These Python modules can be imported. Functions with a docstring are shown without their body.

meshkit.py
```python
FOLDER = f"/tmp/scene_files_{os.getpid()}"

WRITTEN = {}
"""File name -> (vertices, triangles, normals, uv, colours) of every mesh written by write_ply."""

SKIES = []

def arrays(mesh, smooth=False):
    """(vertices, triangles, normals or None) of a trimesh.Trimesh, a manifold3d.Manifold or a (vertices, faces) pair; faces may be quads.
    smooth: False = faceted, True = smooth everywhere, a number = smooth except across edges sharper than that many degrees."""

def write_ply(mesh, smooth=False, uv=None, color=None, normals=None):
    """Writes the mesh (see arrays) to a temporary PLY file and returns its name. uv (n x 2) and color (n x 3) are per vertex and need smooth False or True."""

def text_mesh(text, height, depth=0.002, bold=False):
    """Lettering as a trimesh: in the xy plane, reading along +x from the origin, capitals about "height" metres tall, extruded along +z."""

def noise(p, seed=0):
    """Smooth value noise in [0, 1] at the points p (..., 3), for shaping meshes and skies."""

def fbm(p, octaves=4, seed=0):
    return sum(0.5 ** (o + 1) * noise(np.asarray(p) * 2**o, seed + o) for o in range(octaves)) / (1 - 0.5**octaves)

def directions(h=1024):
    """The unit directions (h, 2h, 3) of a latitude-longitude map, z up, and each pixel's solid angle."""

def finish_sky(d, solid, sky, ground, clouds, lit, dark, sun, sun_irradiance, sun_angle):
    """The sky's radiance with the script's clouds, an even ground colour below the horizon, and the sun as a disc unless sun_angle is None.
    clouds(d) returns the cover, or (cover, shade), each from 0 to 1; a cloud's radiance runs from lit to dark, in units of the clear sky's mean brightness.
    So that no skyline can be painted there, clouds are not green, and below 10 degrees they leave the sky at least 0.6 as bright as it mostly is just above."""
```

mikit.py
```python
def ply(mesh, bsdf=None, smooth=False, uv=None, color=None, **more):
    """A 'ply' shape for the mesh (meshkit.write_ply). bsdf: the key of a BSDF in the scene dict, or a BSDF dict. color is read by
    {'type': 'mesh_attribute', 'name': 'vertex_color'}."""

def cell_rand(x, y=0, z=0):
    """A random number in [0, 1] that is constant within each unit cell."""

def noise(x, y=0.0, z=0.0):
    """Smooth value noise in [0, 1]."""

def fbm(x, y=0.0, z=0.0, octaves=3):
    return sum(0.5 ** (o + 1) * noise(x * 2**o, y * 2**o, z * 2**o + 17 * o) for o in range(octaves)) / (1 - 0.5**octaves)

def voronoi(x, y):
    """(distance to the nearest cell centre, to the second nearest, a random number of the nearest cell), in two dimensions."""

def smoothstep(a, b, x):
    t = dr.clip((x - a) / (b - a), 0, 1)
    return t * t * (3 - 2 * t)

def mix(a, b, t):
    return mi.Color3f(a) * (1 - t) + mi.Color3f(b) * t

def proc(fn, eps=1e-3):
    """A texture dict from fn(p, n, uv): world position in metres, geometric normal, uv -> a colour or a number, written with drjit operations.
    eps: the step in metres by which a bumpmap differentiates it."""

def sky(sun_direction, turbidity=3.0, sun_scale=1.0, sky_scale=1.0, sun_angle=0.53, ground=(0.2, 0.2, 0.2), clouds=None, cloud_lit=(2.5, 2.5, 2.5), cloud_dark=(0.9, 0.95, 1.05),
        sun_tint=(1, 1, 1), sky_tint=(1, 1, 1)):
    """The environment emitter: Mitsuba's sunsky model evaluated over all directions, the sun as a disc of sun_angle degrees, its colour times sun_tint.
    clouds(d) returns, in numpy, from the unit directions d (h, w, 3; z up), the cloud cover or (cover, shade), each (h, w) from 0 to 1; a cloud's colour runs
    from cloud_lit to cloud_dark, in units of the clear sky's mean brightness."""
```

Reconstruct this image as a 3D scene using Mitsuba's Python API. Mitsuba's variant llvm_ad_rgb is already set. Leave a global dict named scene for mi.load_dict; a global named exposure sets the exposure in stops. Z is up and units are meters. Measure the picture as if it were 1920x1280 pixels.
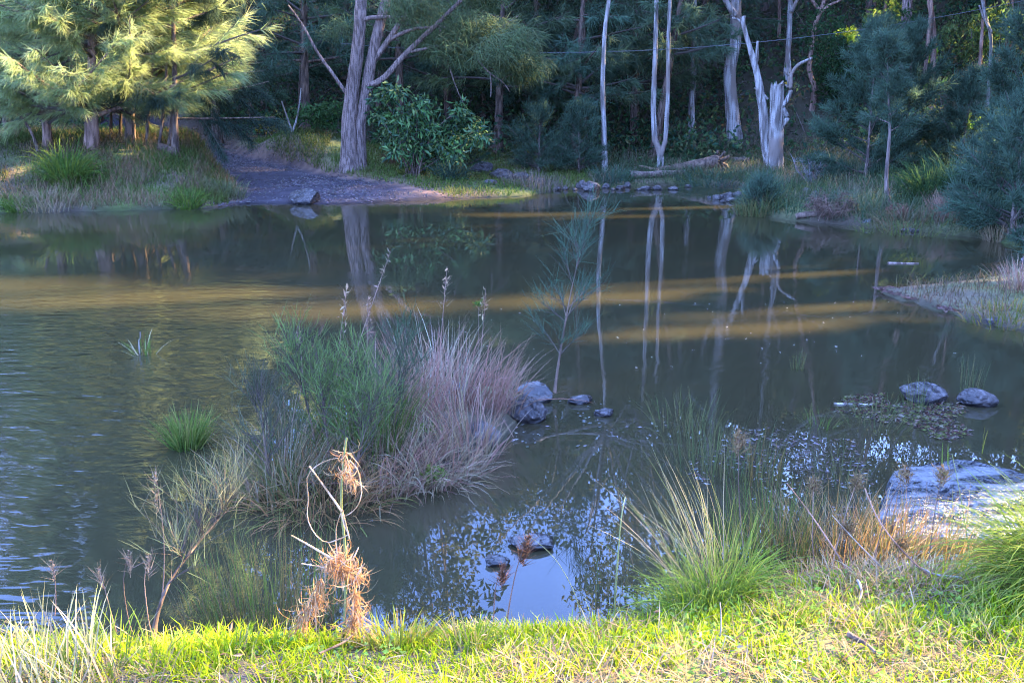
import math, numpy as np, trimesh, shapely, mitsuba as mi, drjit as dr, mikit
from scipy import ndimage
from meshkit import fbm as nfbm, noise as nnoise
T = mi.ScalarTransform4f
scene, labels = {}, {}
# ------------------------------------------------------------------ camera, sky, exposure
FPX, HOR = 1800.0, 440.0                      # focal length and horizon offset in pixels of the 1920 wide photograph
PITCH = math.atan(HOR / FPX)
CP, SP = math.cos(PITCH), math.sin(PITCH)
EYE = np.array([0.0, 0.0, 2.0])
scene['camera'] = {'type': 'perspective', 'fov': math.degrees(2 * math.atan(960 / FPX)), 'fov_axis': 'x', 'near_clip': 0.05, 'far_clip': 2000.0,
                   'to_world': T().look_at(origin=EYE.tolist(), target=[0, CP, 2.0 - SP], up=[0, 0, 1])}
SUN = np.array([0.962, 0.273, 0.0]) * math.cos(math.radians(33)) + np.array([0, 0, math.sin(math.radians(33))])
SUN /= np.linalg.norm(SUN)
def veil(d):                                   # high thin cloud over a blue sky
    q = d[..., :2] / (d[..., 2:] + 0.25); n = nfbm(np.stack([q[..., 0] * 1.6, q[..., 1] * 2.4, 0 * q[..., 0]], -1), 4, 2)
    return 0.30 + 0.45 * np.clip((n - 0.35) * 2.5, 0, 1), np.clip(1.3 - 2 * n, 0, 1) * 0.5
scene['daylight'] = mikit.sky(SUN.tolist(), turbidity=3.0, sun_scale=3.4, sky_scale=1.6, sky_tint=(0.42, 0.74, 1.8), sun_angle=1.5, sun_tint=(1.0, 0.95, 0.80), clouds=veil, cloud_lit=(2.4, 3.9, 9.0), cloud_dark=(1.4, 2.25, 5.3))
exposure = 3.6

# ------------------------------------------------------------------ helpers
def ray(px, py):
    u, v = (px - 960) / FPX, (640 - py) / FPX
    d = np.array([u, CP + v * SP, -SP + v * CP])
    return d
def at(px, py, z=0.0):
    d = ray(px, py); return EYE + d * ((z - EYE[2]) / d[2])
def far(px, py, y):
    d = ray(px, py); return EYE + d * (y / d[1])
def smooth(a, b, x):
    t = np.clip((x - a) / (b - a), 0, 1); return t * t * (3 - 2 * t)
_used = {}
def key_of(name):
    k = _used.get(name, -1) + 1; _used[name] = k
    return name if k == 0 else f'{name}_{k:03d}'
def thing(name, label, cat, group=None, kind=None):
    k = key_of(name); labels[k] = {'label': label, 'category': cat}
    if group: labels[k]['group'] = group
    if kind: labels[k]['kind'] = kind
    return k
def part(holder, name, shape, stuff=False, label=None):
    k = key_of(f'{holder}__{name}'); scene[k] = shape
    if stuff: labels[k] = {'kind': 'stuff'}
    if label: labels.setdefault(k, {})['label'] = label
    return k
class Buf:
    def __init__(s): s.v, s.f, s.c, s.n = [], [], [], 0
    def add(s, v, f, c=None):
        v = np.asarray(v, float).reshape(-1, 3); f = np.asarray(f, int).reshape(-1, 3)
        c = np.broadcast_to(np.asarray(c if c is not None else (0.1, 0.1, 0.1), float), v.shape) if np.ndim(c) < 2 else np.asarray(c).reshape(-1, 3)
        s.v.append(v); s.f.append(f + s.n); s.c.append(c); s.n += len(v); return s
    def ply(s, bsdf, sm=False):
        return mikit.ply((np.vstack(s.v), np.vstack(s.f)), bsdf, smooth=sm, color=np.clip(np.vstack(s.c), 0.002, 0.95))
def unit(a): return a / np.maximum(np.linalg.norm(a, axis=-1, keepdims=True), 1e-9)
def sph(rng, n): return unit(rng.normal(size=(n, 3)))
def jit(rng, n, col, amt=0.25, hue=0.1):
    return np.asarray(col) * (1 + amt * rng.uniform(-1, 1, (n, 1))) * (1 + hue * rng.uniform(-1, 1, (n, 3)))
def mixc(rng, n, cols, w=None):
    cols = np.asarray(cols, float); return cols[rng.choice(len(cols), n, p=None if w is None else np.asarray(w) / np.sum(w))]

def blades(buf, rng, P, az, lean, L, W, c0, c1, nseg=4, droop=0.8, pw=1.4, tip=0.12):
    """Curved tapering grass blades, each a ribbon of its own."""
    N = len(P); t = np.linspace(0, 1, nseg + 1)
    lean, L, W, droop = (np.broadcast_to(np.asarray(a, float), (N,)) for a in (lean, L, W, droop))
    ang = lean[:, None] + droop[:, None] * t[None] ** pw
    step = (L / nseg)[:, None]
    am = (ang[:, 1:] + ang[:, :-1]) / 2
    r = np.concatenate([np.zeros((N, 1)), np.cumsum(np.sin(am) * step, 1)], 1)
    z = np.concatenate([np.zeros((N, 1)), np.cumsum(np.cos(am) * step, 1)], 1)
    sway = rng.normal(0, 0.06, (N, 1)) * t[None] ** 2 * L[:, None]
    ca, sa = np.cos(az)[:, None], np.sin(az)[:, None]
    C = np.stack([P[:, 0:1] + r * ca - sway * sa, P[:, 1:2] + r * sa + sway * ca, P[:, 2:3] + z], -1)
    tw = az + rng.normal(0, 0.7, N)
    side = np.stack([-np.sin(tw), np.cos(tw), 0.3 * rng.normal(size=N)], -1)[:, None]
    w = (W[:, None] * np.interp(t, [0, 0.3, 0.7, 1], [0.8, 1, 0.7, tip]))[..., None] / 2
    A, B = C[:, :-1] - side * w[:, :-1], C[:, :-1] + side * w[:, :-1]
    V = np.concatenate([A, B, C[:, -1:]], 1)
    m = nseg; F = []
    for i in range(m - 1): F += [[i, m + i, m + i + 1], [i, m + i + 1, i + 1]]
    F += [[m - 1, 2 * m - 1, 2 * m]]
    F = np.arange(N)[:, None, None] * (2 * m + 1) + np.array(F)[None]
    tc = np.concatenate([t[:-1], t[:-1], [1]])[None, :, None]
    col = c0[:, None] * (1 - tc) + c1[:, None] * tc
    buf.add(V, F, col.reshape(-1, 3)); return C[:, -1]
def needles(buf, rng, P, D, L, W, col, bend=0.0):
    """Hair-thin branchlets: two-segment ribbons that sag by bend."""
    N = len(P); s = unit(np.cross(D, sph(rng, N))) * (np.broadcast_to(W, (N,)) / 2)[:, None]
    L = np.broadcast_to(L, (N,))[:, None]
    if np.ndim(bend) == 0 and bend == 0:
        V = np.stack([P - s, P + s, P + D * L], 1); F = np.array([[0, 1, 2]]); k = 3
    else:
        M = P + D * L * 0.5; E = P + D * L * 0.93; E = E + np.array([0, 0, -1.0]) * (np.broadcast_to(bend, (N,))[:, None] * L)
        V = np.stack([P - s, P + s, M - s * .8, M + s * .8, E], 1); F = np.array([[0, 1, 3], [0, 3, 2], [2, 3, 4]]); k = 5
    buf.add(V, np.arange(N)[:, None, None] * k + F[None], np.repeat(col, k, 0))
def leaves(buf, rng, P, D, L, W, col, fold=0.25):
    """Pointed leaves of two faces folded along the midrib."""
    N = len(P); s = unit(np.cross(D, sph(rng, N))); n = np.cross(s, D)
    L = np.broadcast_to(L, (N,))[:, None]; W = np.broadcast_to(W, (N,))[:, None]
    m = P + D * L * 0.45
    V = np.stack([P, m + s * W / 2 + n * W * fold, P + D * L - n * W * 0.2, m - s * W / 2 + n * W * fold], 1)
    buf.add(V, np.arange(N)[:, None, None] * 4 + np.array([[0, 1, 2], [0, 2, 3]])[None], np.repeat(col, 4, 0))
def tubes(paths, radii, sides=6, rng=None, rough=0.0):
    """(vertices, faces) of B tapering tubes along paths (B, K, 3) with radii (B, K)."""
    paths = np.asarray(paths, float); radii = np.asarray(radii, float)
    if paths.ndim == 2: paths, radii = paths[None], radii[None]
    B, K, _ = paths.shape
    t = unit(np.gradient(paths, axis=1))
    ref = np.where(np.abs(t[:, :1, 2:]) < 0.9, [0, 0, 1.0], [1.0, 0.2, 0])
    a = unit(np.cross(t, np.broadcast_to(ref, t.shape))); b = np.cross(t, a)
    ang = np.arange(sides) * 2 * np.pi / sides
    rr = radii[:, :, None] * np.ones(sides)
    if rough:
        q = paths[:, :, None] * 3 + np.stack([np.cos(ang), np.sin(ang), 0 * ang], -1)[None, None] * 1.3
        rr = rr * (1 + rough * (nfbm(q + 7.3, 3) * 2 - 1))
    v = paths[:, :, None] + rr[..., None] * (np.cos(ang)[None, None, :, None] * a[:, :, None] + np.sin(ang)[None, None, :, None] * b[:, :, None])
    i, j = np.meshgrid(np.arange(K - 1), np.arange(sides), indexing='ij')
    q = np.stack([i * sides + j, i * sides + (j + 1) % sides, (i + 1) * sides + (j + 1) % sides, (i + 1) * sides + j], -1).reshape(-1, 4)
    f = np.vstack([q[:, [0, 1, 2]], q[:, [0, 2, 3]]])
    cap = np.array([[(K - 1) * sides, (K - 1) * sides + k, (K - 1) * sides + k + 1] for k in range(1, sides - 1)])
    f = np.vstack([f, cap])
    return v.reshape(-1, 3), (np.arange(B)[:, None, None] * K * sides + f[None]).reshape(-1, 3)
def resample(P, K):
    P = np.asarray(P, float); s = np.r_[0, np.cumsum(np.linalg.norm(np.diff(P, axis=0), axis=1))]
    u = np.linspace(0, s[-1], K)
    from scipy.interpolate import PchipInterpolator
    return np.stack([PchipInterpolator(s, P[:, k])(u) for k in range(3)], 1), u / s[-1]
def stem(P, r0, r1, K=24, sides=10, rough=0.12, flare=0.0, bsdf='bark_grey', buf=None, col=None):
    Q, u = resample(P, K); r = r0 + (r1 - r0) * u + flare * np.exp(-u * K / 2.5)
    v, f = tubes(Q, r, sides, rough=rough)
    if buf is not None: buf.add(v, f, col); return
    return mikit.ply((v, f), bsdf, smooth=True)

# ------------------------------------------------------------------ materials
V3 = {'type': 'mesh_attribute', 'name': 'vertex_color'}
P_ = mikit.proc
def thin(rough=0.5, trans=0.7): return {'type': 'principledthin', 'base_color': V3, 'roughness': rough, 'diff_trans': trans, 'spec_trans': 0.0, 'eta': 1.4}
scene['leaf'] = thin(0.45, 0.9)
scene['glossy_leaf'] = {'type': 'twosided', 'nested': {'type': 'principled', 'base_color': V3, 'roughness': 0.5, 'specular': 0.3}}
scene['needle'] = thin(0.6, 1.2)
scene['grass_blade'] = thin(0.5, 0.8)
scene['dull'] = {'type': 'twosided', 'nested': {'type': 'diffuse', 'reflectance': V3}}
def bark_fn(lo, hi, sx, sz, patch=None):
    def fn(p, n, uv):
        a = mikit.fbm(p.x * sx, p.y * sx, p.z * sz, 4)
        b = mikit.noise(p.x * 2.1 + 5, p.y * 2.1, p.z * 1.1)
        c = mikit.mix(lo, hi, mikit.smoothstep(0.28, 0.72, a))
        return c * (0.75 + 0.5 * b) if patch is None else mikit.mix(c, patch, mikit.smoothstep(0.55, 0.7, b)) * (0.85 + 0.3 * a)
    return fn
def bark(lo, hi, sx, sz, bump, patch=None):
    h = lambda p, n, uv: mikit.fbm(p.x * sx, p.y * sx, p.z * sz, 3)
    return {'type': 'bumpmap', 'arbitrary': P_(h, 0.006), 'scale': bump, 'nested': {'type': 'twosided', 'n2': {'type': 'principled', 'base_color': P_(bark_fn(lo, hi, sx, sz, patch)), 'roughness': 0.85, 'specular': 0.3}}}
scene['bark_grey'] = bark((0.08, 0.055, 0.045), (0.28, 0.20, 0.165), 45, 4.5, 0.03)
scene['bark_brown'] = bark((0.045, 0.03, 0.022), (0.18, 0.12, 0.085), 26, 4, 0.03)
scene['bark_pale'] = bark((0.12, 0.10, 0.085), (0.37, 0.335, 0.30), 26, 1.8, 0.018, (0.2, 0.155, 0.125))
def slab_lines(p): return mikit.fbm(p.x * 3.2 + 1.6 * p.y, p.y * 17 - 4 * p.x + 2 * mikit.noise(p.x * 3, p.y * 5), 0.5, 4)
scene['rock_slab'] = {'type': 'bumpmap', 'arbitrary': P_(lambda p, n, uv: slab_lines(p) + .4 * mikit.fbm(p.x * 40, p.y * 40, p.z * 40, 3), 0.004), 'scale': 0.09, 'nested': {'type': 'twosided', 'n2': {'type': 'principled', 'roughness': 0.26, 'specular': 0.7,
    'base_color': P_(lambda p, n, uv: mikit.mix((0.010, 0.010, 0.011), (0.12, 0.12, 0.125), mikit.smoothstep(0.38, 0.62, slab_lines(p))))}}}
scene['bark_straw'] = bark((0.30, 0.17, 0.08), (0.55, 0.38, 0.24), 60, 20, 0.002)
scene['bark_rust'] = bark((0.12, 0.07, 0.05), (0.36, 0.22, 0.16), 20, 2.5, 0.02)
def rock_fn(lo, hi, pale, k):
    def fn(p, n, uv):
        a = mikit.fbm(p.x * k, p.y * k, p.z * k, 4); b = mikit.fbm(p.x * k * 3.1 + 9, p.y * k * 3.1, p.z * k * 3.1, 3)
        c = mikit.mix(lo, hi, mikit.smoothstep(0.3, 0.7, a))
        c = mikit.mix(c, pale, 0.6 * mikit.smoothstep(0.58, 0.7, b))
        damp = mikit.smoothstep(0.05, 0.015, p.z + 0.05 * (b - 0.5))          # wet band left by the water
        return c * (1 - 0.5 * damp)
    return fn
def rock(lo, hi, pale, k, rough, bump, spec=0.5):
    h = lambda p, n, uv: mikit.fbm(p.x * k * 2, p.y * k * 2, p.z * k * 2, 4)
    return {'type': 'bumpmap', 'arbitrary': P_(h, 0.004), 'scale': bump, 'nested': {'type': 'twosided', 'n2': {'type': 'principled', 'base_color': P_(rock_fn(lo, hi, pale, k)), 'roughness': rough, 'specular': spec}}}
scene['rock_dry'] = rock((0.03, 0.025, 0.024), (0.10, 0.085, 0.08), (0.2, 0.175, 0.165), 14, 0.7, 0.035, 0.3)
scene['rock_wet'] = rock((0.012, 0.011, 0.011), (0.045, 0.04, 0.038), (0.10, 0.09, 0.085), 14, 0.28, 0.012, 0.6)
scene['rock_slate'] = rock((0.016, 0.014, 0.014), (0.055, 0.046, 0.044), (0.13, 0.115, 0.11), 13, 0.42, 0.035, 0.4)
def soil_bump(p, n, uv): return mikit.fbm(p.x * 14, p.y * 14, p.z * 14, 4)
scene['soil'] = {'type': 'bumpmap', 'arbitrary': P_(soil_bump, 0.01), 'scale': 0.05, 'nested': {'type': 'twosided', 'n2': {'type': 'principled', 'base_color': V3, 'roughness': 0.9, 'specular': 0.25}}}
def water_h(p, n, uv):
    x, y = p.x, p.y
    wob = mikit.noise(x * 0.9, y * 0.9)
    a = mikit.fbm(x * 5.0 + 0.5 * wob, y * 13.0 + 2 * wob, 0.3, 3)
    b = mikit.fbm(x * 1.3 + 3, y * 2.2 + 7, 0.9, 2)
    left = 1.5 * mikit.smoothstep(-0.4, -1.6, x + 0.12 * y + 0.35 + 1.0 * (mikit.noise(x * 0.5, y * 0.5) - 0.5)) * mikit.smoothstep(12.5, 9.5, y)
    mid = 0.25 * mikit.smoothstep(6.0, 7.5, y) * mikit.smoothstep(0.68, 0.8, mikit.noise(x * 0.45 + 4, y * 0.7 + 9))
    near = 0.0
    amp = 0.008 + left + mid + near
    return a * amp * 0.0105 + b * 0.0006
scene['pond_water'] = {'type': 'bumpmap', 'arbitrary': P_(water_h, 0.008), 'scale': 1.0, 'nested': {'type': 'twosided', 'n2': {'type': 'plastic', 'int_ior': 1.55, 'diffuse_reflectance': {'type': 'rgb', 'value': [0.030, 0.0265, 0.0135]}, 'nonlinear': False}}}
scene['cable_metal'] = {'type': 'twosided', 'n2': {'type': 'principled', 'base_color': {'type': 'rgb', 'value': [0.09, 0.09, 0.10]}, 'roughness': 0.5}}

# ------------------------------------------------------------------ pond outline and the lie of the land
W = lambda x, y: np.array([x, y, 0.0])
edge = lambda px, py: at(px, py, 0.3) + np.array([0, 0.2, -0.3])
shore = [W(-14, 3.4), W(-5, 3.3), edge(0, 1182), edge(300, 1178), edge(700, 1176), edge(1000, 1166), edge(1150, 1158), edge(1250, 1130), edge(1400, 1080), edge(1600, 1055), edge(1830, 1055), edge(1980, 1030),
         W(2.7, 4.4), W(4.4, 5.0), W(5.3, 6.2), W(5.6, 7.6), at(1990, 640), at(1930, 622), at(1840, 607), at(1740, 577), at(1632, 546), at(1720, 538), at(1820, 528), at(1950, 505), W(8.4, 11.5), at(1960, 478),
         at(1850, 448), at(1740, 436), at(1640, 428), at(1560, 420), at(1480, 413), at(1405, 402), at(1385, 385), at(1420, 362), at(1380, 350), at(1300, 346), at(1200, 351), at(1100, 352), at(1040, 357),
         at(985, 369), at(900, 371), at(850, 374), at(640, 383), at(455, 382), at(400, 390), at(200, 396), at(0, 399), W(-12, 17.2), W(-17, 15), W(-17, 6)]
pond = shapely.Polygon([p[:2] for p in shore]).buffer(0)
isl = [at(470, 920), at(560, 925), at(700, 895), at(850, 880), at(940, 820), at(1000, 765), at(960, 735), at(840, 745), at(700, 800), at(560, 850)]
island = shapely.Polygon([p[:2] for p in isl]).buffer(0.02)
pond_w = pond.difference(island)
GX0, GY0, GS = -50.0, -12.0, 0.08
gx, gy = np.arange(GX0, 50, GS), np.arange(GY0, 60, GS)
mx, my = np.meshgrid(gx, gy)
def raster(poly): return shapely.contains_xy(poly, mx, my)
def sdf(poly):
    m = raster(poly); return (ndimage.distance_transform_edt(~m) - ndimage.distance_transform_edt(m)) * GS
SD = sdf(pond_w)
road_poly = shapely.Polygon([(-5.75, 19.0), (-6.4, 22.5), (-7.4, 24.9), (-9.9, 29), (-14.5, 33.5), (-22, 37), (-22, 39.5), (-13, 36), (-7.8, 29), (-4.6, 24.8), (-2.3, 22.6), (-1.0, 20.6), (-1.2, 19)])
RD = sdf(road_poly)
del mx, my
def grid(A, x, y):
    return ndimage.map_coordinates(A, [(np.asarray(y) - GY0) / GS, (np.asarray(x) - GX0) / GS], order=1, mode='nearest')
def H(x, y):
    if np.ndim(x) == 0: return H(np.array([x]), np.array([y]))[0]
    x, y = np.asarray(x, float), np.asarray(y, float)
    sd, rd = grid(SD, x, y), grid(RD, x, y)
    s = np.maximum(sd, 0)
    near = 0.30 * (1 - np.exp(-s / 0.14))
    left = 1.05 * smooth(0, 4.2, s) + 0.12 * (1 - np.exp(-s / 0.15)) + 0.01 * s
    mid = 0.05 * (1 - np.exp(-s / 0.2)) + 0.085 * s + 0.65 * np.exp(-((x + 6.0) / 1.9) ** 2 - ((y - 27.6) / 2.0) ** 2)
    right = 0.10 * (1 - np.exp(-s / 0.12)) + 0.07 * s
    spit = 0.03 + 0.06 * s
    wl = smooth(-5.6, -6.6, x + (y - 20) * 0.33)
    wr = smooth(2.0, 5.0, x)
    h = mid * (1 - wl) * (1 - wr) + left * wl + right * wr
    h = np.where((y > 8) & (y < 11.9) & (x > 3) & (x < 8), h * 0.2 + spit * 0.8, h)
    wn = smooth(8.6, 6.6, y)
    h = h * (1 - wn) + near * wn
    onisl = smooth(0.5, 0.0, np.hypot((x + 0.9) / 1.4, (y - 5.9) / 1.2) - 0.9)
    h = np.where(onisl > 0, np.minimum(h, 0.13 * (1 - np.exp(-s / 0.12))) * onisl + h * (1 - onisl), h)
    rz = 0.01 + 0.062 * np.maximum(y - 20.2, 0)
    wroad = smooth(0.5, -0.2, rd) * smooth(-0.05, 0.25, sd)
    h = h * (1 - wroad) + rz * wroad
    yh = 32.5 - 0.28 * np.maximum(x - 4, 0) + 0.25 * np.maximum(-x - 2, 0)
    t = np.maximum(y - yh, 0.8 * (x - 24)); t = np.log1p(np.exp(np.clip(t, -30, 30) * 1.2)) / 1.2 + np.maximum(t - 30, 0)
    h = h + 28 * (1 - np.exp(-0.7 * t / 28))
    h = h + np.where(sd > 0, 1, 0.0) * (0.05 * (nfbm(np.stack([x * 1.7, y * 1.7, 0 * x], -1), 3, 5) - 0.5) * np.minimum(s, 1) * (1 - 0.9 * wroad))
    return np.where(sd < 0, -0.5 * (1 - np.exp(sd / 0.6)), h)
def on(px, py):
    d = ray(px, py); t = np.linspace(1.5, 62, 3000)
    P = EYE + d * t[:, None]; k = np.nonzero(P[:, 2] < np.maximum(H(P[:, 0], P[:, 1]), 0))[0]
    p = P[k[0]] if len(k) else far(px, py, 40); return np.array([p[0], p[1], max(float(H(p[0], p[1])), 0)])
def ground(x, y): return np.array([x, y, float(H(x, y))])

def axis(parts): return np.concatenate([np.arange(a, b, s) for a, b, s in parts])
ax = axis([(-420, -60, 40), (-60, -26, 1.6), (-26, -14, 0.4), (-14, 14, 0.15), (14, 26, 0.4), (26, 60, 1.6), (60, 421, 40)])
ay = axis([(-400, -12, 24), (-12, 1, 0.7), (1, 12, 0.1), (12, 30, 0.14), (30, 46, 0.35), (46, 60, 1.2), (60, 460, 25)])
X, Y = np.meshgrid(ax, ay); Z = H(X, Y)
sd, rd = grid(SD, X, Y), grid(RD, X, Y)
Pn = np.stack([X, Y, 0 * X], -1)
n1, n2 = nfbm(Pn * 0.9, 4, 11)[..., None], nfbm(Pn * 4.5, 4, 12)[..., None]
soil_c, litter, grassy, dirt = (np.array(c) for c in ((0.09, 0.07, 0.045), (0.10, 0.085, 0.05), (0.085, 0.105, 0.03), (0.13, 0.08, 0.058)))
col = soil_c + (grassy - soil_c) * np.clip((n1 - 0.35) * 3, 0, 1)
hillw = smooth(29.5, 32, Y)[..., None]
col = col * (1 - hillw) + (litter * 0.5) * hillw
edge = smooth(0.7, 0.0, rd)[..., None]
col = col * (1 - edge) + dirt * edge * (0.7 + 0.6 * n2)
inr = smooth(0.15, -0.35, rd + 0.5 * (n2[..., 0] - 0.5))[..., None]
col = col * (1 - inr) + np.array([0.036, 0.03, 0.036]) * inr * (0.7 + 0.6 * n2)
wet = smooth(0.25, 0.0, sd)[..., None]
col = col * (1 - 0.6 * wet) * (0.65 + 0.7 * n2)
ni, nj = len(ax), len(ay)
I, J = np.meshgrid(np.arange(nj - 1), np.arange(ni - 1), indexing='ij')
q = np.stack([I * ni + J, I * ni + J + 1, (I + 1) * ni + J + 1, (I + 1) * ni + J], -1).reshape(-1, 4)
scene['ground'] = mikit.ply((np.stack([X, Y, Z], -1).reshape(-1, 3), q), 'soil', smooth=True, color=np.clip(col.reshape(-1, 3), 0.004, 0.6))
labels['ground'] = {'label': 'earth banks, gravel ford track and dim wooded slope around the pond', 'category': 'ground', 'kind': 'structure'}
g = trimesh.creation.box((40, 30, 0.001)).vertices
scene['water'] = mikit.ply((np.array([[-22, 2.2, 0], [14, 2.2, 0], [14, 26, 0], [-22, 26, 0.0]]), np.array([[0, 1, 2, 3]])), 'pond_water')
labels['water'] = {'label': 'murky still pond water mirroring the trees, rippled along one side', 'category': 'water', 'kind': 'structure'}

# ------------------------------------------------------------------ where the sun comes through the trees beyond the frame
PX = lambda pts: shapely.Polygon([at(*p)[:2] for p in pts])
gaps = shapely.union_all([PX(p) for p in (
    [(-300, 515), (0, 520), (300, 535), (640, 545), (790, 562), (790, 592), (560, 612), (200, 592), (-300, 575)],
    [(850, 562), (1060, 540), (1280, 525), (1560, 500), (1560, 512), (1250, 560), (1080, 578), (860, 577)],
    [(1040, 625), (1200, 600), (1420, 578), (1600, 565), (1700, 585), (1620, 612), (1400, 632), (1100, 645)],
    [(850, 401), (1060, 399), (1250, 404), (1250, 408), (1000, 409), (850, 407)],
    [(1130, 390), (1390, 385), (1390, 390), (1130, 394)])]).buffer(.13)
near_lit = shapely.Polygon([(-9, -9), (12, -9), (12, 7.4), (3.2, 4.95), (1.2, 4.3), (0.75, 3.75), (0.5, 3.3), (-0.6, 3.2), (-1.4, 3.35), (-3.2, 2.7), (-9, 0.4)])
ST = SUN[2] / math.hypot(SUN[0], SUN[1])
hx, hy = SUN[0] / math.hypot(SUN[0], SUN[1]), SUN[1] / math.hypot(SUN[0], SUN[1])
def grove_light(Q):
    k = (Q[:, 0] + 8.0) / hx; y8, z8 = Q[:, 1] - hy * k, Q[:, 2] - ST * k
    w = nnoise(np.stack([y8 * .7, z8 * .7, 0 * z8], -1), 5) - .5
    return (k > 2.2) & (y8 > 16 + w) & (y8 < 26.5 + w) & (z8 > 1.9 + 1.2 * w) & (z8 < 14)
SPOTS = [(far(px, py, on(*b)[1]), r) for px, py, b, r in ((1593, 66, (1600, 150), .5), (1750, 105, (1742, 190), .45), (1753, 158, (1760, 230), .45), (1728, 245, (1728, 300), .6), (1832, 230, (1832, 262), .5), (1830, 285, (1832, 318), .5), (1880, 40, (1875, 190), .8), (1672, 15, (1672, 110), .7), (790, 320, (775, 332), .5), (1640, 372, (1640, 392), .45), (1110, 352, (1108, 358), .3), (960, 366, (960, 368), .6), (600, 262, (600, 272), .7), (490, 245, (492, 252), .5))]
def spots_light(Q):
    out = np.zeros(len(Q), bool)
    for S, r in SPOTS:
        w = Q - S; t = w @ SUN; out |= (t > r * 1.6) & (np.linalg.norm(w - t[:, None] * SUN, axis=1) < r)
    return out
def let_sun(Q): return grove_light(Q) | spots_light(Q)
def sunlit_here(Q):
    """Which pieces of foliage at Q must stay away so that the sun reaches the places that the photograph shows lit."""
    s = Q[:, 2] / ST; gx_, gy_ = Q[:, 0] - hx * s, Q[:, 1] - hy * s
    out = shapely.contains_xy(gaps, gx_, gy_) | shapely.contains_xy(near_lit, gx_, gy_)
    v, w = -hy * Q[:, 0] + hx * Q[:, 1], Q[:, 2] * 0.84 - (hx * Q[:, 0] + hy * Q[:, 1]) * 0.545
    nz = nfbm(np.stack([v * 0.9, w * 0.9, 0 * v], -1), 3, 3)
    out |= grove_light(Q) & (nz < 0.66)
    return out | ((nz > 0.645) & ~shapely.contains_xy(pond, gx_, gy_)) | spots_light(Q)

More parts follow.
